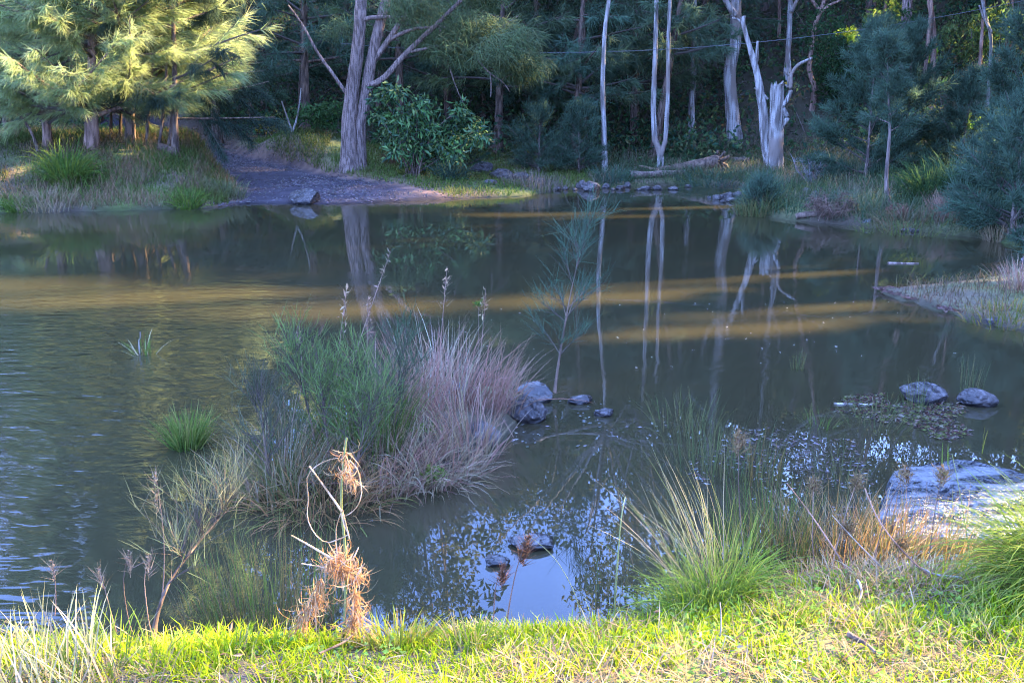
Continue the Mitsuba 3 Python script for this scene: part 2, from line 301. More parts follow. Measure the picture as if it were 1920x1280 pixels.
# ------------------------------------------------------------------ plants
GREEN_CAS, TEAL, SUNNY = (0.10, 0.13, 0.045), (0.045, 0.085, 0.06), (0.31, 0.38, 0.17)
def casuarina(seed, base, Ht, r0, c0, nb, Lb, nn, nl=0.26, nw=0.009, col=GREEN_CAS, col2=None, droop=0.35, e0=0.25, e1=0.9, lean=(0, 0), bend=0.0, path=None, sub=8, spread=0.5, keep=None, tpow=0.9, wtop=0, nr=0.5):
    """trunk path, branch paths and needle foliage of a she-oak."""
    rng = np.random.default_rng(seed); base = np.asarray(base, float)
    if path is None:
        u = np.linspace(0, 1, 12)[:, None]
        path = base + u * np.array([lean[0], lean[1], Ht]) + np.sin(u * rng.uniform(2, 5) + rng.uniform(0, 6)) * np.array([1, 0.6, 0]) * 0.012 * Ht * u
    tp, tu = resample(path, 26); tr = r0 * (1 - 0.93 * tu) + r0 * 0.5 * np.exp(-tu * 26 / 2)
    t = c0 + (1 - c0) * np.sort(rng.uniform(0, 1, nb) ** tpow)
    B0 = np.stack([np.interp(t, tu, tp[:, k]) for k in range(3)], 1)
    az = np.arange(nb) * 2.4 + rng.uniform(-0.5, 0.5, nb)
    rel = (t - c0) / (1 - c0)
    L = Lb * ((1 - rel) ** 0.7 * 0.9 + 0.12) * rng.uniform(0.6, 1.15, nb)
    el = e0 + (e1 - e0) * rel + rng.normal(0, 0.15, nb)
    D = np.stack([np.cos(az) * np.cos(el), np.sin(az) * np.cos(el), np.sin(el)], 1)
    s = np.linspace(0, 1, 6)
    BP = B0[:, None] + D[:, None] * (L[:, None] * s)[..., None]; BP[..., 2] += (s ** 2 * L[:, None]) * rng.uniform(-0.15, 0.2, (nb, 1))
    br = (np.interp(t, tu, tr) * 0.42)[:, None] * (1 - 0.85 * s)[None] + min(0.003, r0 * .12)
    ns = nb * sub; bi = np.repeat(np.arange(nb), sub); ss = rng.uniform(0.2, 1.0, ns)
    S0 = np.stack([np.array([np.interp(ss[i], s, BP[bi[i], :, k]) for i in range(ns)]) for k in range(3)], 1)
    SD_ = unit(D[bi] + spread * rng.normal(size=(ns, 3)) * [1, 1, 0.6]); SL = (0.38 * L[bi] * (1.15 - ss) + 0.22) * rng.uniform(0.6, 1.2, ns)
    SP_ = S0[:, None] + SD_[:, None] * (SL[:, None] * np.linspace(0, 1, 4))[..., None]; SP_[..., 2] -= 0.12 * (np.linspace(0, 1, 4) ** 2 * SL[:, None])
    fol = Buf()
    k = rng.choice(ns, nn, p=SL / SL.sum()); u = rng.uniform(0.05, 1, nn)[:, None]
    P = SP_[k, 0] + (SP_[k, 3] - SP_[k, 0]) * u
    Dn = unit(SD_[k] * 0.85 + nr * rng.normal(size=(nn, 3)) + [0, 0, -droop])
    tint = rng.uniform(0.7, 1.3, (ns, 1))[k]
    base_c = np.asarray(col) if col2 is None else np.asarray(col) + (np.asarray(col2) - np.asarray(col)) * (rng.uniform(0, 1, (nb, 1)) ** 1.3)[bi][k]
    cc = jit(rng, nn, (1, 1, 1), 0.2, 0.08) * base_c * tint
    m = np.ones(nn, bool) if keep is None else keep(P)
    needles(fol, rng, P[m], Dn[m], (nl * rng.uniform(0.6, 1.3, nn))[m], nw * (1 + wtop * smooth(4.5, 7, P[m][:, 2])), cc[m], bend)
    tw = Buf(); v, f = tubes(SP_, np.linspace(0.006, 0.002, 4)[None] * np.ones((ns, 1)) * min(1.5, r0 * 14 + 0.12), 3); tw.add(v, f, (0.09, 0.07, 0.055))
    return tp, tr, BP, br, fol, tw
def casuarina_tree(name, label, group, barkm, seed, base, Ht, r0, c0, nb, Lb, nn, nbranch=6, leafm='needle', cat='tree', **kw):
    tp, tr, BP, br, fol, tw = casuarina(seed, base, Ht, r0, c0, nb, Lb, nn, **kw)
    k = thing(name, label, cat, group)
    part(k, 'trunk', mikit.ply(tubes(tp, tr, 9, rough=0.12), barkm, smooth=True))
    big = np.argsort(-np.linalg.norm(BP[:, -1] - BP[:, 0], axis=1))[:nbranch]
    for i in big: part(k, 'branch', mikit.ply(tubes(BP[i], br[i], 5), barkm, smooth=True))
    rest = np.setdiff1d(np.arange(len(BP)), big); v, f = tubes(BP[rest], br[rest], 4); tw.add(v, f, (0.10, 0.08, 0.065))
    part(k, 'twigs', tw.ply('dull'), stuff=True)
    part(k, 'foliage', fol.ply(leafm), stuff=True)
    return k
def leaf_cloud(buf, rng, C, R, n, L, Wd, cols, hang=0.6, keep=None, shell=0.4):
    C = np.asarray(C, float).reshape(-1, 3); i = rng.integers(0, len(C), n)
    R = np.broadcast_to(np.asarray(R, float), (len(C), 3) if np.ndim(R) < 2 else np.shape(R))
    P = C[i] + sph(rng, n) * (rng.uniform(shell, 1, (n, 1)) ** 0.6) * R[i]
    D = unit(sph(rng, n) + [0, 0, -hang])
    cc = jit(rng, n, (1, 1, 1), 0.3, 0.12) * mixc(rng, n, cols) * rng.uniform(0.7, 1.3, (len(C), 1))[i]
    m = np.ones(n, bool) if keep is None else keep(P)
    leaves(buf, rng, P[m], D[m], (L * rng.uniform(0.6, 1.3, n))[m], Wd, cc[m])
def tuft_mesh(seed, P0, n, L, spread, lean, cols, w=0.006, droop=0.9, nseg=4, az=None, azs=3.2, tipc=None, lvar=0.4, buf=None, ell=1.0):
    rng = np.random.default_rng(seed); buf = buf or Buf(); P0 = np.asarray(P0, float)
    a = rng.uniform(0, 2 * np.pi, n); r = spread * np.sqrt(rng.uniform(0, 1, n))
    P = np.stack([P0[0] + r * np.cos(a), P0[1] + ell * r * np.sin(a), np.zeros(n)], 1); P[:, 2] = np.maximum(H(P[:, 0], P[:, 1]), -0.03) - 0.01
    A = a + rng.normal(0, 0.5, n) if az is None else az + rng.normal(0, azs, n)
    c = mixc(rng, n, cols); c0 = jit(rng, n, (0.75, 0.75, 0.75), 0.2) * c; c1 = jit(rng, n, (1, 1, 1), 0.25) * (c if tipc is None else c * 0.4 + 0.6 * mixc(rng, n, tipc))
    blades(buf, rng, P, A, np.abs(rng.normal(lean, lean * 0.6 + 0.05, n)) * (0.35 + 0.65 * r / max(spread, 1e-6)), L * (1 - lvar * rng.uniform(0, 1, n) ** 0.7), w * rng.uniform(0.7, 1.2, n), c0, c1, nseg, droop * rng.uniform(0.5, 1.4, n))
    return buf
def tuft(name, label, cat, pos, *a, group=None, m='grass_blade', partname='blades', **k):
    key = thing(name, label, cat, group); part(key, partname, tuft_mesh(len(scene) + 17, pos, *a, **k).ply(m), stuff=True); return key
GRN, DRY, PINK, STRAW, OLIVE = [(0.10, 0.17, 0.03), (0.14, 0.19, 0.035), (0.07, 0.13, 0.03)], [(0.32, 0.24, 0.13), (0.38, 0.30, 0.19), (0.26, 0.17, 0.10)], [(0.40, 0.225, 0.165), (0.31, 0.175, 0.12), (0.46, 0.29, 0.215)], [(0.5, 0.42, 0.28), (0.6, 0.54, 0.42)], [(0.13, 0.14, 0.05), (0.10, 0.13, 0.05), (0.17, 0.15, 0.06)]
BLUEG = [(0.07, 0.12, 0.08), (0.09, 0.145, 0.09), (0.055, 0.10, 0.06)]

def rock_mesh(seed, size, flat=0.0, sub=4, cuts=5, lump=0.28):
    rng = np.random.default_rng(seed); m = trimesh.creation.icosphere(subdivisions=sub); v = np.array(m.vertices)
    v *= (1 + lump * (nfbm(v * 1.3 + seed * 3.1, 3, seed) * 2 - 1))[:, None]
    for _ in range(cuts):
        d = sph(rng, 1)[0]; h = rng.uniform(0.55, 0.85); s = v @ d; v -= np.maximum(s - h, 0)[:, None] * d * 0.85
    v *= (1 + 0.10 * (nfbm(v * 4 + seed, 4, seed + 1) * 2 - 1))[:, None]
    return trimesh.Trimesh(v * np.asarray(size) / 2, m.faces, process=False)
def boulder(label, pos, size, bsdf='rock_dry', seed=1, rot=0.0, sink=0.3, group=None, name='boulder', tilt=(0, 0), sub=4, **k):
    m = rock_mesh(seed, size, sub=sub, **k); c, s = math.cos(rot), math.sin(rot); v = np.array(m.vertices)
    v[:, 2] += tilt[0] * v[:, 0] + tilt[1] * v[:, 1]
    v = np.stack([v[:, 0] * c - v[:, 1] * s, v[:, 0] * s + v[:, 1] * c, v[:, 2] - v[:, 2].min() - sink * size[2]], 1) + np.asarray(pos)
    key = thing(name, label, 'rock', group); scene[key] = mikit.ply((v, m.faces), bsdf, smooth=24); return key

# ------------------------------------------------------------------ trees that cast the shade, on the bank beyond the frame
rs = np.random.default_rng(5)
spots = []
for v in np.arange(3.0, 36, 1.9):
    for row in range(2):
        x0 = 12.8 + 4.2 * row + rs.normal(0, .4); vv = v + row * 1.0
        for _ in range(30): y0 = (vv + hy * x0) / hx; x0 = max(x0, .545 * y0 + 3.2 + 3.5 * row)
        spots.append((x0, y0, min(27, 15 + .5 * vv + 3.0 * row + rs.normal(0, 1))))
for i, (x, y, Ht) in enumerate(spots):
    k = thing('shade_tree', 'tall leafy tree standing on the sunward bank and shading the pond', 'tree', 'tall trees shading the pond from the sunward bank')
    b = ground(x, y); top = b + [rs.normal(0, .6), rs.normal(0, .6), Ht * .93]
    part(k, 'trunk', stem([b, b + (top - b) * [.5, .3, .5], top], .24, .04, bsdf='bark_grey'))
    n = 46; C = np.stack([rs.normal(0, 1.2, n), rs.normal(0, 1.2, n), rs.uniform(.8, Ht, n)], 1) + [x, y, b[2]]
    bf = Buf(); leaf_cloud(bf, rs, C, (1.3, 1.3, 1.0), 3700, .48, .19, OLIVE, .5, keep=lambda P: ~sunlit_here(P) & (P[:, 0] > .545 * P[:, 1] + .5))
    part(k, 'crown', bf.ply('leaf'), stuff=True)

# ------------------------------------------------------------------ hillside: undergrowth and the gum trunks
ru = np.random.default_rng(21)
def in_view(n, y0, y1, marg=1.1, lo=-1, hi=1):
    y = y0 + (y1 - y0) * ru.uniform(0, 1, n) ** 0.8; x = ru.uniform(lo, hi, n) * (0.535 * y * marg + 0.3); return x, y
x, y = in_view(7800, 28.5, 60, 1.35)
z = H(x, y); dens = nfbm(np.stack([x * .5, y * .5, 0 * x], -1), 3, 31)
ok = (dens > 0.36) & (grid(RD, x, y) > 0.8) & (z > .25) & ~((y < 31) & (x > -9) & (x < 4) & (ru.uniform(size=len(x)) < .6))
C = np.stack([x, y, z], 1)[ok]; R = (0.35 + 0.9 * dens[ok, None]) * ru.uniform(.6, 1.3, (ok.sum(), 1)) * [1, 1, .75]
C[:, 2] += R[:, 2] * .5
bf = Buf(); leaf_cloud(bf, ru, C, R, 210000, .20, .105, [(.06, .12, .05), (.09, .15, .06), (.12, .13, .06), (.05, .10, .06)], .4)
scene['undergrowth'] = bf.ply('leaf'); labels['undergrowth'] = {'label': 'dark leafy scrub and vines covering the wooded slope', 'category': 'undergrowth', 'kind': 'stuff'}
# dry twigs and litter on the slope
bf = Buf(); x, y = in_view(5000, 29, 46); P = np.stack([x, y, H(x, y) + .02], 1)
D = unit(sph(ru, 5000) * [1, 1, .45] + [0, 0, .12]); needles(bf, ru, P, D, ru.uniform(.3, 1.3, 5000), .018, jit(ru, 5000, (.2, .15, .12), .5), .05)
scene['fallen_twigs'] = bf.ply('dull'); labels['fallen_twigs'] = {'label': 'dry fallen twigs littering the shaded slope', 'category': 'twigs', 'kind': 'stuff'}

def gum(label, pts, wpx, bsdf, Ht=15, wtop=None, forks=(), crown=True, group=None, name='gum_tree', seed=0, base=None):
    b = on(*pts[0]) if base is None else base; d = b[1]; rg = np.random.default_rng(900 + seed)
    P = [b - [0, 0, .15]] + [far(px, py, d) + [0, .05 * i, 0] for i, (px, py) in enumerate(pts[1:], 1)]
    r0 = wpx * d / 1750 / 2; r1 = (wtop or wpx * .8) * d / 1750 / 2
    k = thing(name, label, 'tree', group)
    if Ht: 
        up = unit(P[-1] - P[-2]); dz = b[2] + Ht - P[-1][2]; nxt = P[-1] + unit(up + [0, 0, .6]) * dz * .5; P = P + [nxt, nxt + np.array([rg.normal(0, .6), rg.normal(0, .5), dz * .55])]; r1 = r0 * .28
    part(k, 'trunk', stem(P, r0, r1, K=40, flare=r0 * .35, bsdf=bsdf))
    for f in forks:
        Q = [far(px, py, d) for px, py in f[0]]; part(k, 'branch', stem(Q, f[1] * d / 3500, f[2] * d / 3500, K=14, sides=7, bsdf=bsdf))
    if crown:
        n = 16; t0 = P[-1]; C = np.stack([rg.normal(0, 1.7, n), rg.normal(0, 1.7, n), rg.uniform(-Ht * .42, .8, n)], 1) + t0
        bq = Buf(); leaf_cloud(bq, rg, C, (1.0, 1.0, .8), 3600, .2, .045, OLIVE, .7, keep=lambda P: ~let_sun(P)); part(k, 'crown', bq.ply('leaf'), stuff=True)
        S = np.stack([np.linspace(P[-2], c, 4) for c in C]); v, f = tubes(S, np.linspace(.05, .012, 4)[None] * np.ones((n, 1)), 4); q = Buf().add(v, f, (.3, .27, .25)); part(k, 'twigs', q.ply('dull'), stuff=True)
    return k
gum('slim white gum with a dark upper trunk behind the creek rocks', [(1134, 322), (1133, 250), (1131, 150), (1135, 60), (1143, 0)], 10, 'bark_pale', 10, seed=1)
gum('pale gum forking low into two upright stems behind the fallen log', [(1238, 319), (1239, 290), (1229, 262), (1227, 180), (1231, 90), (1233, 20)], 11, 'bark_pale', 9.5, forks=[([(1239, 292), (1248, 258), (1252, 180), (1253, 90), (1256, 0), (1259, -90)], 9, 6)], seed=2)
gum('short pale trunk vanishing into dark foliage above the fallen log', [(1300, 258), (1297, 205), (1301, 150), (1303, 60)], 12, 'bark_pale', 9.5, seed=3)
gum('thick pale gum trunk with a swollen bend, beside the dead snag', [(1381, 266), (1373, 205), (1370, 130), (1381, 78), (1383, 0)], 23, 'bark_pale', 15, forks=[([(1379, 30), (1368, 14), (1358, -4), (1346, -50)], 12, 7)], seed=4)
gum('slender white gum on the slope, forking near the top of the view', [(1473, 160), (1478, 110), (1482, 50), (1484, 0)], 10, 'bark_pale', 12, forks=[([(1483, 24), (1490, 10), (1498, -8), (1510, -60)], 7, 4)], seed=5)
gum('crooked brown trunk with kinks and spreading limbs on the slope', [(1522, 205), (1528, 157), (1518, 136), (1527, 75), (1532, 45), (1543, 21)], 9, 'bark_rust', 11, forks=[([(1541, 24), (1530, 12), (1518, -6)], 8, 5), ([(1541, 24), (1556, 10), (1575, 2), (1590, -8)], 6, 3)], seed=6)
gum('thin straight brown sapling trunk between the pale gum and the white gum', [(1460, 86), (1462, 40), (1463, 0)], 6, 'bark_rust', 9, seed=7)
gum('thick straight mauve grey trunk rising behind the young she-oaks', [(1694, 180), (1699, 90), (1704, 0)], 19, 'bark_grey', 18, seed=8)
gum('straight brown trunk with a pale stem leaning against it', [(1749, 226), (1750, 150), (1753, 60), (1747, 0)], 11, 'bark_rust', 15, forks=[([(1734, 170), (1738, 100), (1745, 30), (1741, -60)], 8, 6)], seed=9)
gum('pale spindly gum with twisted upper limbs near the frame edge', [(1850, 222), (1857, 150), (1861, 70), (1852, 30)], 7, 'bark_pale', 10, forks=[([(1860, 60), (1845, 35), (1836, 10)], 4, 3)], seed=10)
gum('slim reddish brown trunk next to the spindly pale gum', [(1834, 220), (1837, 160), (1840, 130)], 7, 'bark_rust', 9, seed=11)
gum('pair of distant brown trunks high on the slope', [(1884, 138), (1889, 70), (1891, 20)], 6, 'bark_rust', 10, forks=[([(1893, 130), (1897, 70), (1899, -20)], 5, 4)], seed=12)
gum('dark heavy trunk high on the slope above the bright sprig', [(1632, 45), (1634, 20), (1636, -10)], 17, 'bark_brown', 14, seed=13)
gum('thin orange brown stem slanting on the slope', [(1649, 80), (1657, 35), (1664, 0)], 5, 'bark_rust', 8, seed=14)
gum('thin dusky trunk between the rounded shrub and the white gum', [(1101, 276), (1098, 225), (1096, 120)], 8, 'bark_brown', 10, seed=15)
gum('dim grey trunk standing in shade behind the twin trunks', [(708, 215), (716, 120), (724, 0)], 12, 'bark_brown', 14, seed=16)
for i, (a, bb, w) in enumerate([((822, 222), (820, 100), 8), ((905, 232), (908, 60), 9), ((1010, 228), (1006, 60), 8), ((560, 232), (566, 80), 9), ((470, 236), (466, 60), 9), ((400, 238), (404, 60), 8)]):
    gum(['fourth', 'fifth', 'sixth', 'third', 'second', 'first'][[0, 1, 2, 3, 4, 5][i]] + ' dim trunk half hidden in the dark thicket, counting from the track side', [a, bb], w, 'bark_brown', 9, group='dim trunks in the dark thicket', name='thicket_tree', seed=30 + i)

rh = np.random.default_rng(8)
for i in range(54):
    y = rh.uniform(36, 60); az = -40 + 1.5 * i + rh.normal(0, .5); x = y * math.tan(math.radians(az)); b = ground(x, y); lim = 13.5 if -4 < az < 7 else 27
    Ht = min(26, max(7, 2 + y * math.tan(math.radians(lim + rh.normal(0, 2))) - b[2]))
    k = thing('slope_tree', 'tall dim trunk rising out of the undergrowth on the dark slope', 'tree', 'tall dim trunks on the dark slope')
    top = b + [rh.normal(0, .8), 0, Ht]; part(k, 'trunk', stem([b - [0, 0, .2], b + (top - b) * .5 + [rh.normal(0, .3), 0, 0], top], rh.uniform(.1, .2), .03, bsdf=['bark_grey', 'bark_brown', 'bark_rust'][i % 3], K=20, sides=8))
    n = 26; C = np.stack([rh.normal(0, 1.9, n), rh.normal(0, 1.4, n), rh.uniform(3.0, Ht, n)], 1) + [(x + top[0]) / 2, y, b[2]]
    bq = Buf(); leaf_cloud(bq, rh, C, (1.1, 1.1, .9), 2300, .36, .15, OLIVE, .5, keep=lambda P: ~let_sun(P)); part(k, 'crown', bq.ply('leaf'), stuff=True)

# dead snag
b = on(1453, 322); d = b[1]; k = thing('dead_snag', 'bleached dead tree: broken stump with leaning trunk and bare white branch', 'tree')
Q, u = resample([b - [0, 0, .2], far(1455, 250, d), far(1457, 158, d)], 40); r = (np.interp(u, [0, .12, .5, 1], [17, 14, 12, 11])) * d / 1750
v, f = tubes(Q, r, 22, rough=.22); v = v.reshape(40, 22, 3)
v[-1, :, 2] += np.random.default_rng(3).uniform(-.10, .10, 22); v[-2, :, 2] += np.random.default_rng(4).uniform(-.05, .05, 22)
rr = (nnoise(np.stack([np.cos(np.arange(22) * .2856) * 2.5, np.sin(np.arange(22) * .2856) * 2.5, 0 * np.arange(22.)], -1), 8) - .5) * .35
v[:] = Q[:, None] + (v - Q[:, None]) * np.where(np.arange(40)[:, None, None] < 39, (1 + rr)[None, :, None], 1)
part(k, 'trunk', mikit.ply((v.reshape(-1, 3), f), 'bark_pale', smooth=40), label='broken pale stump with a jagged top')
dl = lambda pts, dy=.25: [far(px, py, d) + [0, dy, 0] for px, py in pts]
part(k, 'trunk', stem(dl([(1452, 322), (1440, 262), (1434, 200), (1424, 140), (1412, 95), (1399, 48), (1396, 30)]), .17, .05, K=36, rough=.25, bsdf='bark_pale'), label='leaning dead trunk with a snapped tip')
for pts, a, c in [([(1398, 45), (1388, 36), (1376, 32)], .05, .02), ([(1421, 118), (1424, 95), (1425, 76)], .06, .035), ([(1444, 186), (1430, 172), (1418, 165)], .035, .015), ([(1398, 40), (1400, 28)], .05, .03)]:
    part(k, 'branch', stem(dl(pts), a, c, K=10, sides=6, rough=.2, bsdf='bark_pale'))
part(k, 'branch', stem(dl([(1458, 250), (1466, 236), (1475, 221), (1467, 200), (1474, 188), (1481, 172), (1482, 141)], -.05), .075, .055, K=30, sides=8, rough=.2, bsdf='bark_pale'), label='bare white crooked branch rising beside the stump')
for pts, a, c in [([(1482, 142), (1490, 128), (1504, 117), (1522, 110)], .055, .03), ([(1482, 142), (1474, 137), (1470, 128)], .04, .025), ([(1482, 146), (1481, 120), (1479, 100)], .03, .01)]:
    part(k, 'branch', stem(dl(pts, -.05), a, c, K=12, sides=6, rough=.2, bsdf='bark_pale'))

# twin trunk she-oak on the mid bank
b = on(656, 316); d = b[1]; k = thing('twin_trunk_tree', 'large grey barked tree with two close trunks beside the gravel track', 'tree'); D_ = lambda pts, dy=0: [far(px, py, d + dy) for px, py in pts]
part(k, 'trunk', stem([b - [0, 0, .2]] + D_([(654, 240), (661, 168), (672, 84), (677, 0), (684, -160), (690, -420)]), .20, .08, K=50, sides=14, flare=.14, rough=.16))
part(k, 'trunk', stem([b + [.2, .08, -.2]] + D_([(674, 250), (684, 188), (697, 111), (711, 50), (724, 0), (760, -170), (800, -380)], .12), .17, .065, K=50, sides=14, flare=.12, rough=.16))
for pts, a, c, dy in [([(699, 116), (727, 77), (754, 37), (788, 0), (840, -70), (900, -120)], .08, .035, .1), ([(688, 163), (717, 148), (751, 111), (781, 81), (828, 37), (855, 10), (930, -60)], .085, .035, 0), ([(770, 97), (795, 92), (821, 87), (850, 92)], .045, .02, 0),
                      ([(727, 77), (755, 62), (781, 54), (805, 52)], .06, .03, .1), ([(676, 40), (700, 33), (734, 32), (784, 44)], .06, .03, -.05), ([(657, 184), (642, 165), (625, 140), (595, 98), (570, 52), (540, 10)], .05, .022, 0),
                      ([(805, 52), (828, 50), (855, 67), (889, 104), (919, 138), (940, 152), (956, 172)], .03, .012, .1), ([(824, 50), (831, 87), (845, 134), (860, 175), (874, 202)], .025, .01, .1), ([(919, 140), (921, 160), (920, 182)], .016, .008, .1), ([(889, 104), (905, 80), (930, 60), (972, 30)], .02, .008, .1), ([(940, 152), (948, 145), (962, 140)], .014, .006, .1)]:
    part(k, 'branch', stem(D_(pts, dy), a, c, K=18, sides=7, rough=.15))
rg = np.random.default_rng(77); bf = Buf()
C = np.array(D_([(800, 70), (850, 90), (900, 85), (940, 100), (975, 115), (930, 60), (880, 50), (840, 30), (780, 20), (960, 80), (990, 130), (730, -20), (650, -60), (600, 40), (570, 20), (820, -40), (900, -20), (700, -120), (800, -180), (640, -200), (880, -150), (560, -100), (720, -330), (820, -320)], .3)); C[:, 1] += rg.normal(0, .8, len(C))
n = 30000; i = rg.integers(0, len(C), n); P = C[i] + sph(rg, n) * (rg.uniform(0, 1, (n, 1)) ** .6) * [.75, .8, .42]
P = P[~let_sun(P)]; n = len(P); i = i[:n]
needles(bf, rg, P, unit(rg.normal(size=(n, 3)) * .5 + [.35, 0, -.5]), .34 * rg.uniform(.6, 1.3, n), .018, jit(rg, n, (.14, .18, .08), .3) * rg.uniform(.6, 1.35, (len(C), 1))[i], .1)
part(k, 'foliage', bf.ply('needle'), stuff=True)

# dark she-oak thicket
for i, (px, dd, Ht, Lb, c0, cc) in enumerate([(430, 31, 12, 2.6, .12, 0), (520, 34, 13, 2.8, .1, 0), (590, 30, 11, 2.4, .2, 0), (760, 30, 12, 2.6, .22, 1), (850, 32, 10.5, 2.8, .16, 0), (935, 30, 9, 2.6, .22, 1), (1010, 32, 9, 2.8, .14, 0), (1075, 29.5, 8.5, 2.4, .2, 0), (1180, 32, 9, 2.7, .2, 0), (1215, 29.5, 9, 2.2, .33, 0),
                                           (1290, 35, 13, 2.8, .16, 0), (40, 29, 13, 2.8, .12, 0), (150, 31, 13, 2.8, .12, 0), (-60, 26, 12, 2.6, .15, 0), (290, 33, 13, 3.0, .12, 0), (660, 36, 14, 3.0, .1, 0), (370, 36, 14, 3, .1, 0), (1120, 37, 10, 3, .08, 0), (960, 37, 10, 3, .08, 0), (220, 36, 14, 3, .08, 0)]):
    x = (px - 960) / FPX * dd / .98
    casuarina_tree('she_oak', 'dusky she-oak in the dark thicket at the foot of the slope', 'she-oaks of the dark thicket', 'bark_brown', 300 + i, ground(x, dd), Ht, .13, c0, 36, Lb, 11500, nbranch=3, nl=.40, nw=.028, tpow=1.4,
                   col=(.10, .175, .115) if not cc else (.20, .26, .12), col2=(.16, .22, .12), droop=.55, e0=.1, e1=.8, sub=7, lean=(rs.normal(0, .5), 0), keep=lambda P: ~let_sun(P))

# sunlit she-oak grove on the near side of the track
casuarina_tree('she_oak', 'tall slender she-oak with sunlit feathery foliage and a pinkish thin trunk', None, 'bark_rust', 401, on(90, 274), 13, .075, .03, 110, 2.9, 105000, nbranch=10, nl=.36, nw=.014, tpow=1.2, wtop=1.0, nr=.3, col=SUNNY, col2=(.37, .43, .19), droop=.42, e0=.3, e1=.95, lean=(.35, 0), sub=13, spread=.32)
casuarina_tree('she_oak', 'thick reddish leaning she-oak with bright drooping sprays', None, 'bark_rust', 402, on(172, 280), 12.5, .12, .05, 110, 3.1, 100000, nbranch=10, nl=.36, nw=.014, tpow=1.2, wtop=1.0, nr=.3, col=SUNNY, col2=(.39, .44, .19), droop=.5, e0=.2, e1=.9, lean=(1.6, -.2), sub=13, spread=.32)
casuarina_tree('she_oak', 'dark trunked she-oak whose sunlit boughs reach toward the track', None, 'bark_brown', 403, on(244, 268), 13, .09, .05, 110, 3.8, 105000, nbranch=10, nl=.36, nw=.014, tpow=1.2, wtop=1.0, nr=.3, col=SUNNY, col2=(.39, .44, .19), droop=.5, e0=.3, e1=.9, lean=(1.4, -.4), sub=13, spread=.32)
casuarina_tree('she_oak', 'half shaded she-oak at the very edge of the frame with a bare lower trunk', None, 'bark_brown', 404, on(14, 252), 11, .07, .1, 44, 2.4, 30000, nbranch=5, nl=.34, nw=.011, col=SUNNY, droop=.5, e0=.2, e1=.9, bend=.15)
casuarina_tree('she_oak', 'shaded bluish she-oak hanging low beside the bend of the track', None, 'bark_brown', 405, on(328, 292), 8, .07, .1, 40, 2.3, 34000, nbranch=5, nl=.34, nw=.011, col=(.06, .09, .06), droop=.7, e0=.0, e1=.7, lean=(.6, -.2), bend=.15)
for i, (a, bb) in enumerate([((292, 282), (302, 236)), ((312, 284), (319, 240)), ((208, 262), (206, 190)), ((224, 262), (226, 190)), ((272, 272), (278, 200))]):
    gum(['fourth', 'fifth', 'first', 'second', 'third'][i] + ' thin bare trunk of the sunlit grove, counting toward the track', [a, bb, (bb[0] + 8, bb[1] - 130)], 5.5, 'bark_brown', 6, crown=False, group='thin trunks of the grove', name='grove_tree', seed=50 + i)

# young she-oaks of the far bank
b = on(1668, 392); casuarina_tree('young_she_oak', 'spindly young she-oak with a bare pale lower stem at the water margin', None, 'bark_grey', 501, b, 3.0, .045, .42, 24, .42, 5000, nbranch=5, nl=.2, nw=.009, col=BLUEG[1], droop=.1, e0=.4, e1=1.0, path=np.array([b, far(1662, 330, b[1]), far(1668, 250, b[1]), far(1666, 180, b[1]), far(1663, 80, b[1])]), bend=.05)
def young(label, px, py, Ht, Lb, nn, seed, c0=.05, col=BLUEG[1], **k): casuarina_tree('young_she_oak', label, None, 'bark_grey', seed, on(px, py), Ht, .04, c0, 40, Lb, nn, nbranch=4, nl=.25, nw=.014, col=col, droop=-.25, e0=.35, e1=1.2, spread=.35, tpow=1.6, **k)
young('dense cone shaped bluish young she-oak beside the dead snag', 1622, 345, 3.5, 1.35, 24000, 502, c0=.02)
young('broad bluish young she-oak crowding behind the spindly one', 1690, 335, 3.2, 1.25, 18000, 503)
young('low feathery she-oak bush at the foot of the dead snag', 1425, 392, .4, .32, 1800, 504)
young('soft feathery she-oak below the leaning brown trunks', 1800, 330, 2.1, 1.1, 11000, 505)
young('tall blurred she-oak at the frame edge above the reedy bank', 1905, 385, 3.8, 1.25, 20000, 506)
young('drooping blue green she-oak bush hanging over the water at the frame edge', 1895, 440, 1.8, 1.1, 12000, 507)
young('small dim she-oak bush between the white gum and the rocks', 1085, 325, 1.7, .9, 6000, 508)
young('rounded dim she-oak bush left of the creek rocks', 1010, 322, 1.5, 1.1, 6000, 509)
young('low dark she-oak bush under the broad-leaved shrub', 850, 325, 1.1, .7, 4000, 510, col=BLUEG[2])

# broad-leaved shrub on the mid bank: the leaves that show largest are parts
b = on(775, 332); d = b[1]; rg = np.random.default_rng(61); k = thing('broad_leaved_shrub', 'leafy green shrub with glossy drooping leaves beside the twin trunks', 'shrub')
tips = [(720, 180), (745, 172), (706, 215), (760, 215), (790, 195), (800, 205), (730, 245), (770, 250), (800, 240), (712, 262), (745, 280), (785, 275), (815, 250), (840, 240), (862, 235), (885, 235), (897, 255), (860, 262), (830, 268), (810, 290), (835, 290), (855, 285), (775, 300), (740, 230), (865, 205), (780, 225)]
C = np.array([far(px, py, d) for px, py in tips]); C[:, 1] += rg.normal(0, .5, len(C))
for c in C[::2]:
    m = (b + c) / 2 + rg.normal(0, .12, 3) + [0, 0, .15]; part(k, 'stem', stem([b + rg.normal(0, .12, 3) * [1, 1, 0] - [0, 0, .05], m, c], .022, .006, K=10, sides=5, bsdf='bark_brown'))
n = 2600; i = rg.integers(0, len(C), n); P = C[i] + sph(rg, n) * (rg.uniform(.1, 1, (n, 1))) * [.36, .36, .26]
